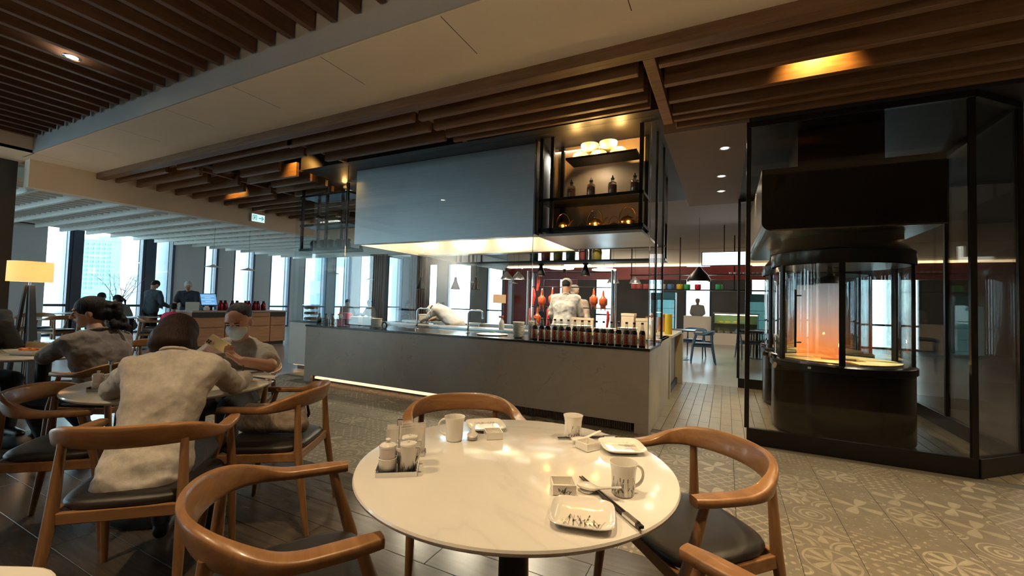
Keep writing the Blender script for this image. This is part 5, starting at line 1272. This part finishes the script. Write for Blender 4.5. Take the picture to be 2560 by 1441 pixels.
ab = thing('acrylic_screen', 'pale acrylic notice holder standing at the end of the cash counter', 'sign', (-11.05, 5.5, .9125)); pbox('sheet', mat('pale_blue_acrylic', (.55, .70, .74), .3), ab, (-.004, .004, -.14, .14, 0, .20), bevel=.002); pbox('foot', CERAM, ab, (-.05, .05, -.15, .15, 0, .008))
rc = thing('receipt_printer', 'cream card terminal in front of the till monitor', 'terminal', (-11.0, 5.78, .9125)); pbox('body', CERAM, rc, (-.05, .05, -.05, .05, 0, .08), bevel=.01); pbox('paper', NAPK, rc, (-.03, .03, -.03, .03, .08, .11))
# ================================================================ FLOOR LAMP
fl_ = thing('floor_lamp', 'tall floor lamp with a glowing cream drum shade and dark tapered legs', 'lamp', (-8.72, 2.29, 0))
DW = mat('dark_lamp_wood', (.035, .040, .055), .45, var=.2, vs=4)
def shade_mat():
    t = NT('lamp_shade_linen'); tl = t.n('ShaderNodeBsdfTranslucent'); tl.inputs[0].default_value = (.9, .68, .42, 1); df = t.n('ShaderNodeBsdfDiffuse'); df.inputs[0].default_value = (.75, .66, .52, 1)
    em = t.n('ShaderNodeEmission'); em.inputs[0].default_value = (1, .66, .34, 1); em.inputs[1].default_value = .09
    mx = t.n('ShaderNodeMixShader'); mx.inputs[0].default_value = .5; t.l(df.outputs[0], mx.inputs[1]); t.l(tl.outputs[0], mx.inputs[2])
    ad = t.n('ShaderNodeAddShader'); t.l(mx.outputs[0], ad.inputs[0]); t.l(em.outputs[0], ad.inputs[1]); t.l(ad.outputs[0], t.out.inputs[0]); return t.m
SHM = shade_mat()
def lampset(T, r, z0, z1):
    MB().lathe([(r*1.0, z0), (r*.985, z1), (r*.98, z1), (r*.995, z0)], 48, capa=False, capb=False).build('lamp_shade', SHM, T, smooth=50)
    MB().cyl((0, 0, .01), (0, 0, z1-.04), .012).build('pole', CHROME, T, smooth=40); MB().ball((0, 0, (z0+z1)/2), .035).build('bulb', emis('lamp_bulb', (1, .72, .4), 6), T, smooth=60)
lampset(fl_, .225, 1.405, 1.685)
for a in (20, 150, 265):
    R_ = Matrix.Rotation(radians(a), 4, 'Z')
    MB().loft([[R_ @ Vector(v) for v in ((.02, -.03, 1.36), (.05, -.03, 1.36), (.05, .03, 1.36), (.02, .03, 1.36))], [R_ @ Vector(v) for v in ((.13, -.065, 0), (.17, -.065, 0), (.17, .065, 0), (.13, .065, 0))]]).build('leg', DW, fl_, bevel=.004)
for x, y, lb_ in ((4.4, .6, 'added unseen drum floor lamp beside the patterned floor, lighting the ceiling band'), (-2.2, -1.9, 'added unseen drum floor lamp near the white square table, lighting the ceiling band'), (-.3, -2.3, 'added unseen drum floor lamp alone on the plank floor, lighting the ceiling band')):
    dup(fl_, (x, y, 0), radians(40), lb_); light('floor_lamp_light', 'POINT', (x, y, 1.58), 60 if x > 0 else (50 if x < -1 else 200), (1, .72, .42), .07)  # out-of-view lamps added to brighten the ceiling band
light('floor_lamp_light', 'POINT', (-8.72, 2.29, 1.55), 7, (1, .68, .36), .06)
for x, y, lb_ in ((-13.6, 14.0, 'far floor lamp with a drum shade seen through the kitchen between wooden screens'), (-8.1, 15.0, 'far table lamp glowing beside the red panels behind the kitchen')):
    t = thing('floor_lamp', lb_, 'lamp', (x, y, 0)); lampset(t, .26, 1.28, 1.62); MB().lathe([(.16, 0), (.16, .015), (.02, .03)], 24).build('base', BLACKM, t, smooth=40)
# pendants and exit sign
for k, (x, y, z, lb_) in enumerate(((-11.2, 5.98, 1.97, 'white saucer pendant lamp above the till monitor'), (-10.7, 6.53, 1.93, 'white saucer pendant lamp above the crimson flasks'), (-10.9, 9.28, 2.05, 'white saucer pendant lamp beyond the cash counter, nearest it'), (-11.6, 11.48, 2.0, 'white saucer pendant lamp over the first far window table'), (-10.4, 12.6, 2.0, 'white saucer pendant lamp over the second far window table'), (-8.9, 14.2, 2.05, 'white saucer pendant lamp beside the steam'), (-7.3, 14.6, 2.05, 'white saucer pendant lamp left of the red panels'))):
    t = thing('saucer_pendant', lb_, 'pendant lamp', (x, y, z), 0, 'saucer pendants'); MB().lathe([(.17, 0), (.172, .006), (.06, .035), (.02, .06), (0, .062)], 28).build('lamp_shade', PERG, t, smooth=50); MB().cyl((0, 0, .06), (0, 0, (2.93 if x < -9.75 else 3.3)-z), .003, seg=6).build('cord', BLACKM, t)
    MB().lathe([(0, .002), (.05, .002)], 16, capa=False, capb=False).build('glow_disc', emis('pendant_glow', (1, .85, .6), 4) if k == 0 else bpy.data.materials['pendant_glow'], t)
ex = thing('exit_sign', 'lit green and white exit sign with running figure and arrow on the white bulkhead', 'sign', (-9.545, 5.965, 2.965))
pbox('housing', CERAM, ex, (0, .05, -.155, .155, 0, .185), bevel=.004); pbox('lit_face', emis('exit_face', (.70, .95, .95), .36), ex, (.0505, .053, -.148, .148, .008, .177))
EXG = emis('exit_green', (.0, .30, .26), .4)
m = MB(); X0 = .0535
def yz(pts): m.add([Vector((X0, a, b)) for a, b in pts]+[Vector((X0+.002, a, b)) for a, b in pts], [tuple(range(len(pts)))[::-1], tuple(range(len(pts), 2*len(pts)))]+[(i, (i+1) % len(pts), len(pts)+(i+1) % len(pts), len(pts)+i) for i in range(len(pts))])
yz([(.01, .084), (.085, .084), (.085, .102), (.01, .102)]); yz([(.128, .093), (.082, .045), (.070, .057), (.103, .093)]); yz([(.128, .093), (.103, .093), (.070, .129), (.082, .141)]); m.build('arrow', EXG, ex)
m = MB(); yz([(-.13, .04), (-.118, .04), (-.118, .15), (-.13, .15)]); yz([(-.13, .15), (-.035, .15), (-.035, .138), (-.13, .138)]); yz([(-.047, .04), (-.035, .04), (-.035, .138), (-.047, .138)]); m.build('door_symbol', EXG, ex)
m = MB(); yz([(-.092, .118), (-.076, .118), (-.076, .134), (-.092, .134)]); yz([(-.10, .112), (-.074, .115), (-.078, .075), (-.096, .072)]); yz([(-.096, .075), (-.086, .072), (-.105, .040), (-.115, .045)]); yz([(-.088, .075), (-.078, .075), (-.060, .050), (-.068, .044)]); yz([(-.080, .108), (-.062, .09), (-.056, .096), (-.076, .116)]); m.build('running_figure', EXG, ex)
# recessed downlights
DLE = emis('downlight_glow', (1, .88, .66), 30)
def downlight(x, y, z, label, r=.045, grp='ceiling downlights'):
    t = thing('downlight', label, 'downlight', (x, y, z), 0, grp); MB().lathe([(r, 0), (r*1.35, 0), (r*1.35, -.006), (r*.95, -.004)], 24, capa=False, capb=False).build('ring', CHROME, t, smooth=40); MB().lathe([(0, -.001), (r*.9, -.001)], 20, capa=False, capb=False).build('lens', DLE, t)
    return t
downlight(-5.52, 1.62, 3.495, 'single downlight set among the dark ceiling slats', .05)
for (x, y), s_ in zip(((-.03, 5.45), (-.075, 6.6), (-.085, 7.45)), ('nearest the dining tables', 'in the middle of the aisle', 'at the far end of the aisle')): downlight(x, y, 3.169, 'round downlight in the brown aisle ceiling '+s_)
# ================================================================ SMALL THINGS ON THE OCCUPIED TABLES
GOLD = mat('cream_gold_phone', (.80, .66, .36), .3, .3)
ph = thing('phone', 'cream gold smartphone held up by the masked diner', 'phone', (-3.18, 1.757, .957))
_L = Vector((.80, .40, -.45)).normalized(); _N = Vector((.80, -.50, .30)); _N = (_N-_L*_N.dot(_L)).normalized(); _S = _N.cross(_L)
PM = Matrix(((_S.x, -_N.x, -_L.x, 0), (_S.y, -_N.y, -_L.y, 0), (_S.z, -_N.z, -_L.z, 0), (0, 0, 0, 1)))   # box x=short side, -y=back towards the room, z=long side
MB().box(-.038, .038, -.0045, .0045, -.078, .078, PM).build('case', GOLD, ph, bevel=.003); MB().box(-.030, -.004, -.007, -.0045, .040, .072, PM).build('camera_block', GOLD, ph, bevel=.002)
for a, b in ((-.024, .064), (-.010, .064), (-.024, .048), (-.010, .048)): MB().cbox((0, 0, 0), (.010, .003, .010), PM @ Matrix.Translation((a, -.0075, b))).build('lens', BLACKM, ph, bevel=.001)
MB().box(-.036, .036, .0045, .0052, -.075, .075, PM).build('screen', emis('phone_screen', (.6, .7, .8), .6), ph)
PAP = mat('white_paper', (.80, .76, .70), .9); REDP = mat('red_print', (.55, .06, .05), .7)
for k, (x, y, rz, a, b, lb_) in enumerate(((-2.82, 1.76, 40, .30, .21, 'order sheet under the hand of the writer'), (-3.05, 1.72, 62, .20, .14, 'small slip of paper between writer and phone'), (-2.98, 1.27, 20, .21, .15, 'paper by the left elbow of the writer'))):
    o = MB().box(-a/2, a/2, -b/2, b/2, 0, .0012).build('paper_sheet', PAP); o.location = (x, y, TZ); o.rotation_euler = (0, 0, radians(rz)); tag(o, lb_, 'paper')
    pbox('red_border', REDP, o, (-a/2, a/2, -b/2, -b/2+.012, .0012, .0016))
pn = thing('pen', 'thin dark pen in the hand of the writer', 'pen', (-2.745, 1.675, .80)); MB().tube([(-.03, .025, -.045), (.0, .0, 0), (.05, -.03, .06)], [.002, .004, .004], 8).build('barrel', CHOPM, pn); MB().tube([(-.036, .030, -.049), (-.03, .025, -.045)], [.0008, .002], 8).build('tip', CHROME, pn)
t = chopsticks((-2.93, 1.78), (-2.60, 1.79), 'black chopsticks lying across the order sheet', .7525)
t['group'] = 'chopsticks on the writing table'
# handbag
BAGM = NT('printed_canvas'); _v = BAGM.coord((1, 1, 1)); BAGM = BAGM.bsdf(BAGM.ramp(BAGM.noise(_v, 9, 4, .6, 1.5), [(.35, (.13, .10, .085)), (.55, (.32, .25, .20)), (.75, (.42, .36, .30))]), .8, bump=BAGM.noise(_v, 40, 3), bstr=.3)
hb = thing('handbag', 'beige and brown printed cloth handbag lying on an oak chair', 'bag', (-2.40, 1.66, .487), radians(29))
blob('bag_body', [('c', (-.15+.1*k, 0, .055), .052, (-.15+.1*k, .01, .145), .030) for k in range(4)]+[('c', (-.16, 0, .05), .05, (.16, 0, .05), .05), ('c', (-.155, .012, .15), .022, (.155, .012, .15), .022), ('c', (-.15, 0, .10), .042, (.15, 0, .10), .042)], .011, BAGM, hb, 6)
MB().tube([(.12, .03, .15), (.17, .05, .17), (.18, .06, .10), (.15, .065, .03), (.10, .06, .10)], .009, 8).build('strap', BLACKM, hb, smooth=60); MB().tube([(.16+.018*cos(q*.5), .065, .08+.018*sin(q*.5)) for q in range(13)], .003, 6).build('ring', CHROME, hb)
# food on the left table
KRAFT = mat('kraft_box', (.58, .38, .16), .7); ORF = mat('orange_food', (.75, .20, .03), .4, var=.3, vs=40)
pl = thing('food_tray', 'white paper tray holding orange food on the left table', 'tray', (-5.22, 1.40, .7502), radians(25)); MB().loft([[Vector((sx*a, sy*b, z)) for sx, sy in ((-1, -1), (1, -1), (1, 1), (-1, 1))] for a, b, z in ((.09, .06, 0), (.13, .09, .045), (.125, .085, .045), (.085, .055, .006))]).build('tray_body', PLW, pl, bevel=.002)
blob('food', [('e', (.03*cos(q*1.3)*(1+q % 3)*.8, .022*sin(q*1.9)*(1+q % 2), .034+.006*(q % 3)), (.024, .02, .015)) for q in range(9)], .008, ORF, pl, 2)
kb = thing('kraft_box', 'brown kraft food box with clear lid on the left table', 'box', (-5.48, 1.60, .7502), radians(20)); MB().box(-.15, .15, -.09, .09, 0, .075).build('box_body', KRAFT, kb, bevel=.006); MB().box(-.153, .153, -.093, .093, .075, .085).build('lid', CLRB, kb, bevel=.004)
cu = thing('paper_cup', 'white paper cup by the hand of the ponytailed diner', 'cup', (-5.28, 1.80, .7502)); MB().lathe([(0, 0), (.030, 0), (.042, .095), (.044, .096), (.044, .100), (.040, .098), (.029, .004), (0, .004)], 24).build('cup_body', PLW, cu, smooth=40)
fd = thing('folder', 'black folder held by the standing server', 'folder', (-12.92, 5.68, 1.03), radians(15)); pbox('cover', BLACKP, fd, (-.16, .10, -.01, .012, -.12, .12), bevel=.003); pbox('pages', NAPK, fd, (-.155, .09, -.006, .008, -.115, .123))
# ================================================================ BACK HALL
REDB = mat('red_lacquer', (.16, .022, .020), .35, var=.12, vs=3); STRIP = emis('cove_light', (1, .74, .42), 1.3)
hall = struct(MB().box(-8.3, 8.9, 16.0, 16.15, 2.29, 2.74).build('trim_3', REDB)); hall['kind'] = 'structure'
pbox('cove_strip', STRIP, hall, (-8.3, 8.9, 15.97, 15.995, 2.76, 2.83)); pbox('upper_fascia', WPLASTER, hall, (-8.3, 8.9, 16.0, 16.15, 2.84, 3.35))
rp_ = struct(MB().box(-8.2, -8.05, 15.6, 16.0, 0, 2.74).build('trim_4', REDB))
for x in (-7.9, -7.2, -6.5, -5.8): pbox('red_panel', REDB, rp_, (x, x+.62, 15.9, 15.95, .05, 2.28), bevel=.01)
WSCR = wood('screen_wood', (.22, .10, .05), (.13, .055, .028), 'z')
for xc, yc, lb_ in ((-11.6, 12.0, 'wooden slatted screen column behind the kitchen, window side'), (-10.0, 12.4, 'wooden slatted screen column behind the kitchen, next to the steam')):
    t = thing('slatted_screen', lb_, 'screen', (xc, yc, 0)); pbox('core', BLACKP, t, (-.36, .36, -.1, .1, 0, 3.34))
    for k in range(7): pbox('slat', WSCR, t, (-.36+k*.108, -.36+k*.108+.07, -.16, -.10, .02, 3.3))
BLUEP = mat('blue_paint', (.035, .105, .19), .4); BLUEZ = mat('blue_paint_leg', (.03, .09, .165), .4)
BC = make_chair('blue_armchair', 'slate blue armchair facing the small table at the end of the aisle', 'chair', BLUEP, BLUEZ, LEATH, 'blue armchairs in the back hall'); BC.location = (-.50, 11.15, 0); BC.rotation_euler = (0, 0, radians(95))
dup(BC, (.55, 12.9, 0), radians(200), 'slate blue armchair behind the oven enclosure corner post'); dup(BC, (-.75, 12.3, 0), radians(170), 'slate blue armchair beyond the small back-hall table'); dup(BC, (.95, 13.6, 0), radians(20), 'slate blue armchair by the lit cake display')
def square_table(x, y, lb_):
    t = thing('square_table', lb_, 'table', (x, y, 0)); pbox('table_top', mat('dark_table', (.05, .04, .035), .35), t, (-.38, .38, -.38, .38, .72, .75), bevel=.004); MB().lathe([(.24, 0), (.24, .012), (.03, .03), (.03, .72)], 24).build('pedestal', BLACKM, t, smooth=40)
square_table(-1.05, 11.6, 'dark square table with blue chairs at the end of the aisle'); square_table(.75, 13.2, 'dark square table between two blue chairs by the cake display')
FRG = mat('white_counter', (.66, .58, .50), .5)
cw = thing('service_counter', 'cream service counter far down the aisle', 'counter', (-1.0, 17.6, 0)); pbox('front', FRG, cw, (-.45, .50, 0, .6, 0, 1.0), bevel=.01); pbox('kick', BLACKP, cw, (-.44, .49, -.01, .0, 0, .08))
J, w = standing((-1.0, 18.4), 180, 1.7, .05, 10, 1.0, .3); person('person in pale clothes working behind the far service counter', J, C_WHITEC, C_DENIM, 'crop', BLK, 'mid', vox=.022, face=False, hat=CK_CAP)
cf = thing('cake_display', 'glass cake display case lit pale green at the end of the aisle', 'display case', (.32, 17.3, 0))
pbox('base', FRG, cf, (-.72, .72, 0, .6, 0, .42)); pbox('glass_case', CLRB, cf, (-.72, .72, 0, .6, .42, 1.12)); pbox('top', STEEL, cf, (-.74, .74, -.02, .62, 1.12, 1.16)); pbox('shelf_board', STEEL, cf, (-.70, .70, .05, .55, .76, .775)); pbox('lamp_tube', emis('case_light', (.80, 1, .55), 5), cf, (-.68, .68, .06, .10, 1.08, 1.11)); pbox('back', mat('case_back', (.5, .6, .35), .6), cf, (-.70, .70, .57, .59, .43, 1.11))
CK = mat('yellow_cake', (.75, .55, .08), .5); CK2 = mat('cream_cake', (.75, .7, .5), .5)
for k in range(6):
    o = MB().lathe([(0, 0), (.09, 0), (.09, .06), (.07, .075), (0, .08)], 18).build('cake', CK if k < 3 else CK2, None, smooth=40); o.location = (-.18+.24*(k % 3), 17.6, .776 if k < 3 else .421); tag(o, ('round yellow cake on the upper shelf of the display case', 'round cream cake on the floor of the display case')[k > 2], 'cake', ('yellow cakes in the display case', 'cream cakes in the display case')[k > 2])
for x, y, lb_ in ((1.05, 18.6, 'tall glass drinks fridge glowing cyan beside the cake display'), (-2.15, 17.9, 'tall glass drinks fridge glowing cyan behind the chopping boards')):
    t = thing('drinks_fridge', lb_, 'fridge', (x, y, 0)); pbox('cabinet', BLACKP, t, (-.36, .36, .1, .6, 0, 1.9)); pbox('lit_back', emis('fridge_glow', (.25, .75, .85), .38) if 'fridge_glow' not in bpy.data.materials else bpy.data.materials['fridge_glow'], t, (-.32, .32, .085, .098, .1, 1.6)); pbox('header', mat('cyan_header', (.05, .30, .38), .4), t, (-.36, .36, .05, .1, 1.62, 1.9)); pbox('glass_door', CLRB, t, (-.34, .34, .0, .02, .05, 1.62))
    for k in range(4): pbox('shelf_board', STEEL, t, (-.32, .32, .03, .08, .2+.35*k, .215+.35*k))
# hanging pot shelves
PC = [((.75, .72, .68), 'white'), ((.10, .20, .45), 'blue'), ((.80, .50, .03), 'yellow'), ((.05, .42, .10), 'green'), ((.65, .03, .04), 'red'), ((.05, .45, .12), 'leaf green'), ((.60, .12, .10), 'brick')]
ps = thing('pot_shelf', 'hanging black shelf with a row of coloured pots over the back hall', 'shelf', (-.6, 13.2, 1.80))
pbox('shelf_board', BLACKM, ps, (-2.0, 2.2, -.15, .15, 0, .03)); pbox('shelf_board', BLACKM, ps, (-2.0, 2.2, -.15, .15, .44, .46))
for x in (-1.98, -.6, .8, 2.18): pbox('post', BLACKM, ps, (x-.015, x+.015, -.015, .015, .03, 1.545))
PM_ = {n: mat('pot_'+n.replace(' ', '_'), c, .4) for c, n in PC}
for k, (x, i) in enumerate(((-2.35, 6), (-2.15, 6), (-1.95, 0), (-1.68, 0), (-1.45, 1), (-1.2, 2), (-1.0, 3), (-.72, 4), (-.18, 5), (-2.5, 6))):
    n = PC[i][1]; t = thing('enamel_pot', '%s enamel pot on the hanging shelf of the back hall' % n, 'pot', (x, 13.2, 1.8305), 0, '%s pots on the hanging shelf' % n)
    MB().lathe([(0, 0), (.07, 0), (.085, .02), (.085, .15), (.08, .15), (.078, .02), (0, .015)], 18).build('pot_body', PM_[n], t, smooth=40); MB().tube([(.085*cos(q*pi/6), 0, .15+.07*sin(q*pi/6)) for q in range(7)], .004, 6).build('bail_handle', BLACKM, t)
WH = mat('white_cup', (.72, .66, .58), .4)
for k in range(14):
    o = MB().lathe([(0, 0), (.03, 0), (.04, .06), (.037, .06), (.028, .006), (0, .006)], 14).build('hanging_cup', WH, None, smooth=40); o.location = (.1+.11*k, 13.2, 2.2605); tag(o, 'small white cup in the row on the upper hanging shelf', 'cup', 'cups on the upper hanging shelf')
# bell and dome pendants
BELL = mat('grey_bell', (.30, .28, .26), .35, .6)
def bell(x, y, z, s, lb_, m_):
    t = thing('bell_pendant', lb_, 'pendant lamp', (x, y, z), 0, 'bell pendants'); MB().lathe([(.17*s, 0), (.165*s, .03*s), (.13*s, .10*s), (.06*s, .17*s), (.025*s, .22*s), (0, .222*s)], 26, capa=False).build('lamp_shade', m_, t, smooth=50); MB().cyl((0, 0, .22*s), (0, 0, 3.35-z), .004, seg=6).build('cord', BLACKM, t); MB().lathe([(0, .01), (.14*s, .01)], 20, capa=False, capb=False).build('glow_disc', bpy.data.materials['pendant_glow'], t)
bell(-5.2, 10.0, 1.92, .95, 'grey bell pendant in front of the red panels, window side', BELL); bell(-4.86, 10.0, 1.92, .95, 'grey bell pendant in front of the red panels, cook side', BELL); bell(-.55, 10.4, 1.90, 1.5, 'large dark dome pendant with stacked rings over the aisle end', BLACKM); bell(-2.9, 12.2, 1.95, 1.0, 'grey bell pendant behind the heat lamps', BELL); bell(-2.3, 12.3, 1.95, .9, 'small grey bell pendant behind the cooks', BELL)
for k, (x, y) in enumerate(((-5.2, 14.2), (-4.3, 13.2), (-3.9, 15.0))):
    t = thing('ring_ceiling_lamp', 'flat glowing disc lamp under the back-hall ceiling behind the heat lamps', 'ceiling lamp', (x, y, 2.55), 0, 'disc lamps in the back hall'); MB().lathe([(0, 0), (.42, 0), (.43, .03), (.42, .05), (0, .05)], 36).build('disc', emis('disc_glow', (1, .78, .5), .9) if k == 0 else bpy.data.materials['disc_glow'], t, smooth=40); MB().cyl((0, 0, .05), (0, 0, .80), .006, seg=6).build('stem', BLACKM, t)
# far window tables and chairs
for k, (x, y, lb_) in enumerate(((-12.0, 11.35, 'round table at a far window seen through the kitchen glass'), (-10.75, 13.75, 'round table with two diners far behind the kitchen'), (-12.0, 4.75, 'round white table by the window where the server stands'), (-14.6, 4.55, 'round white table of the diner in orange'))): round_table((x, y), lb_, .5)
# bare branches in a vase
br = thing('branch_vase', 'tall vase of bare branches standing by the window', 'vase', (-16.2, 6.05, 0)); MB().lathe([(.10, 0), (.13, .1), (.12, .5), (.06, .7), (.07, .75)], 20).build('vase_body', WFRAME, br, smooth=40); BRM = mat('dry_branch', (.20, .15, .13), .8)
rb = random.Random(5)
for k in range(9):
    p = Vector((0, 0, .6)); d = Vector((rb.uniform(-.25, .25), rb.uniform(-.25, .25), 1)).normalized(); pts = [p.copy()]
    for i in range(7): d = (d+Vector((rb.uniform(-.3, .3), rb.uniform(-.3, .3), .15))).normalized(); p = p+d*.19; pts.append(p.copy())
    b_ = MB().tube(pts, [.012-.0013*i for i in range(8)], 6).build('branch', BRM, br)
    for j in (3, 4, 5, 6):
        e = pts[j]+Vector((rb.uniform(-.3, .3), rb.uniform(-.3, .3), rb.uniform(.05, .2))); MB().tube([pts[j], e], [.005, .002], 5).build('twig', BRM, b_)
# ================================================================ CITY OUTSIDE
BLD = mat('pale_tower', (.20, .31, .335), .9); BLW = mat('tower_window', (.09, .19, .215), .5)
def tower(p, q, ztop, zbot, dep, cols, rows, lb_, wz=1.6, z0=None):
    p = Vector((*p, 0)); q = Vector((*q, 0)); c = (p+q)/2; d = q-p; L = d.length; an = atan2(d.y, d.x)
    t = thing('tower_block', lb_, 'building', (c.x, c.y, zbot), an); pbox('walls', BLD, t, (-L/2, L/2, 0, dep, 0, ztop-zbot)); pbox('roof_parapet', BLD, t, (-L/2-.3, L/2+.3, -.3, dep, ztop-zbot, ztop-zbot+1.2)); pbox('plant_room', BLD, t, (-L*.2, L*.3, dep*.2, dep*.8, ztop-zbot+1.2, ztop-zbot+4))
    w0 = L/cols; wn = MB().box(-w0*.3, w0*.3, -.25, 0, 0, wz).build('window', BLW, t); first = True; z = ztop-zbot-3.2
    for r in range(rows):
        for k in range(cols):
            loc = (-L/2+w0*(k+.5), 0, z)
            if first: wn.location = loc; first = False
            else: inst(wn, loc, 0, t, 'window')
        z -= 3.1
tower((-405.7, 131.5), (-388.0, 140.4), 37, -20, 20, 5, 14, 'cyan grey apartment tower seen through the widest window')
tower((-316, 161), (-303.5, 168), 68, -20, 12, 3, 18, 'slim apartment tower seen through the narrow window')
tower((-269.5, 154.3), (-255, 161.5), 62, -20, 15, 4, 17, 'balconied apartment tower in the window next to the exit sign')
tower((-330, 100), (-300, 121), 0, -25, 20, 6, 4, 'low pale block below the apartment tower'); tower((-300, 131), (-284, 139), 3, -25, 18, 4, 5, 'low pale block behind the branches')
gr = struct(MB().box(-600, -40, -200, 500, -26, -25).build('ground', mat('city_ground', (.3, .36, .38), .9)))
# ================================================================ LAMPS OF THE ROOM AND ADDED FILL LIGHTS
for x, y, e in ((-.85, .95, 13), (-2.3, -.4, 14), (1.6, 1.2, 20), (-5.6, 1.2, 7), (.8, 2.1, 22)):
    light('slat_spot', 'SPOT', (x, y, 3.48), e*5.0, (1, .72, .40), .06, aim=(x+.12, y+.12, 0) if x > -2 else (-1.0 if x > -3 else x, 1.2, .6), spot=78, blend=.6)
light('slat_spot', 'SPOT', (-3.95, 2.05, 3.48), 50, (1, .84, .62), .06, aim=(-4.0, 1.85, 0), spot=52, blend=.7)  # spot without a fitting, added to brighten the diners at the left
for x, e in ((2.6, 32), (1.2, 20), (-1.6, 9), (-4.6, 7)):
    light('grille_downlight', 'SPOT', (x, 3.60, 3.17), e*1.6, (1, .78, .45), .05, aim=(x, 3.3, 0), spot=85, blend=.7)
for (x, y), e in (((-5.98, 4.25), 9), ((-8.6, 4.85), 9), ((.64, 4.05), 20)):
    light('slat_glow', 'SPOT', (x, y-.14, 3.46), e, (1, .50, .10), .02, aim=(x, y+.12, 3.28), spot=110, blend=.6)
for y in (5.45, 6.6, 7.45): light('aisle_downlight', 'SPOT', (-.05, y, 3.15), 34, (1, .84, .56), .04, aim=(-.15, y, 0), spot=75, blend=.5)
for x, y in ((-5, 7.7), (-3, 7.7), (-1.6, 5.3)): light('kitchen_light', 'AREA', (x, y, 3.25), 18, (1, .88, .72), .8, aim=(x, y, 0), sizey=.5)
for x, y in ((-6, 11), (-2, 11), (1.5, 14.5), (-3, 14.5), (5.5, 11), (4.5, 7.0)): light('hall_light', 'AREA', (x, y, 3.1 if x > 4 else 3.3), 22, (1, .80, .58), .7, aim=(x, y, 0), sizey=.7)  # the last one is added to brighten the floor past the enclosure
light('soy_spot', 'SPOT', (-1.4, 5.0, 2.1), 22, WARMW, .04, aim=(-1.4, 4.75, .9), spot=100)

# ---- steam over the stove
def steam_mat():
    t = NT('STEAM_volume'); tc = t.n('ShaderNodeTexCoord'); g = t.n('ShaderNodeTexGradient', gradient_type='SPHERICAL'); mp = t.n('ShaderNodeMapping'); mp.inputs['Scale'].default_value = (1/.55, 1/.5, 1/.85)
    t.l(tc.outputs['Object'], mp.inputs[0]); t.l(mp.outputs[0], g.inputs[0])
    d = t.mth('MULTIPLY', t.mth('MULTIPLY', g.outputs['Fac'], t.noise(tc.outputs['Object'], 3.5, 3)), 1.3)
    v = t.n('ShaderNodeVolumePrincipled'); v.inputs['Color'].default_value = (.95, .97, 1, 1); t.l(d, v.inputs['Density']); t.l(v.outputs[0], t.out.inputs['Volume']); return t.m
m = MB(); m.ball((0, 0, 0), (.55, .5, .85), 20, 14); o = m.build('steam', steam_mat(), None, smooth=60, kind='stuff'); o.location = (-4.25, 6.0, 1.78); tag(o, 'white steam rising from the stove into the hood', 'steam')
SC.cycles.volume_step_rate = 2.0; SC.cycles.volume_max_steps = 64
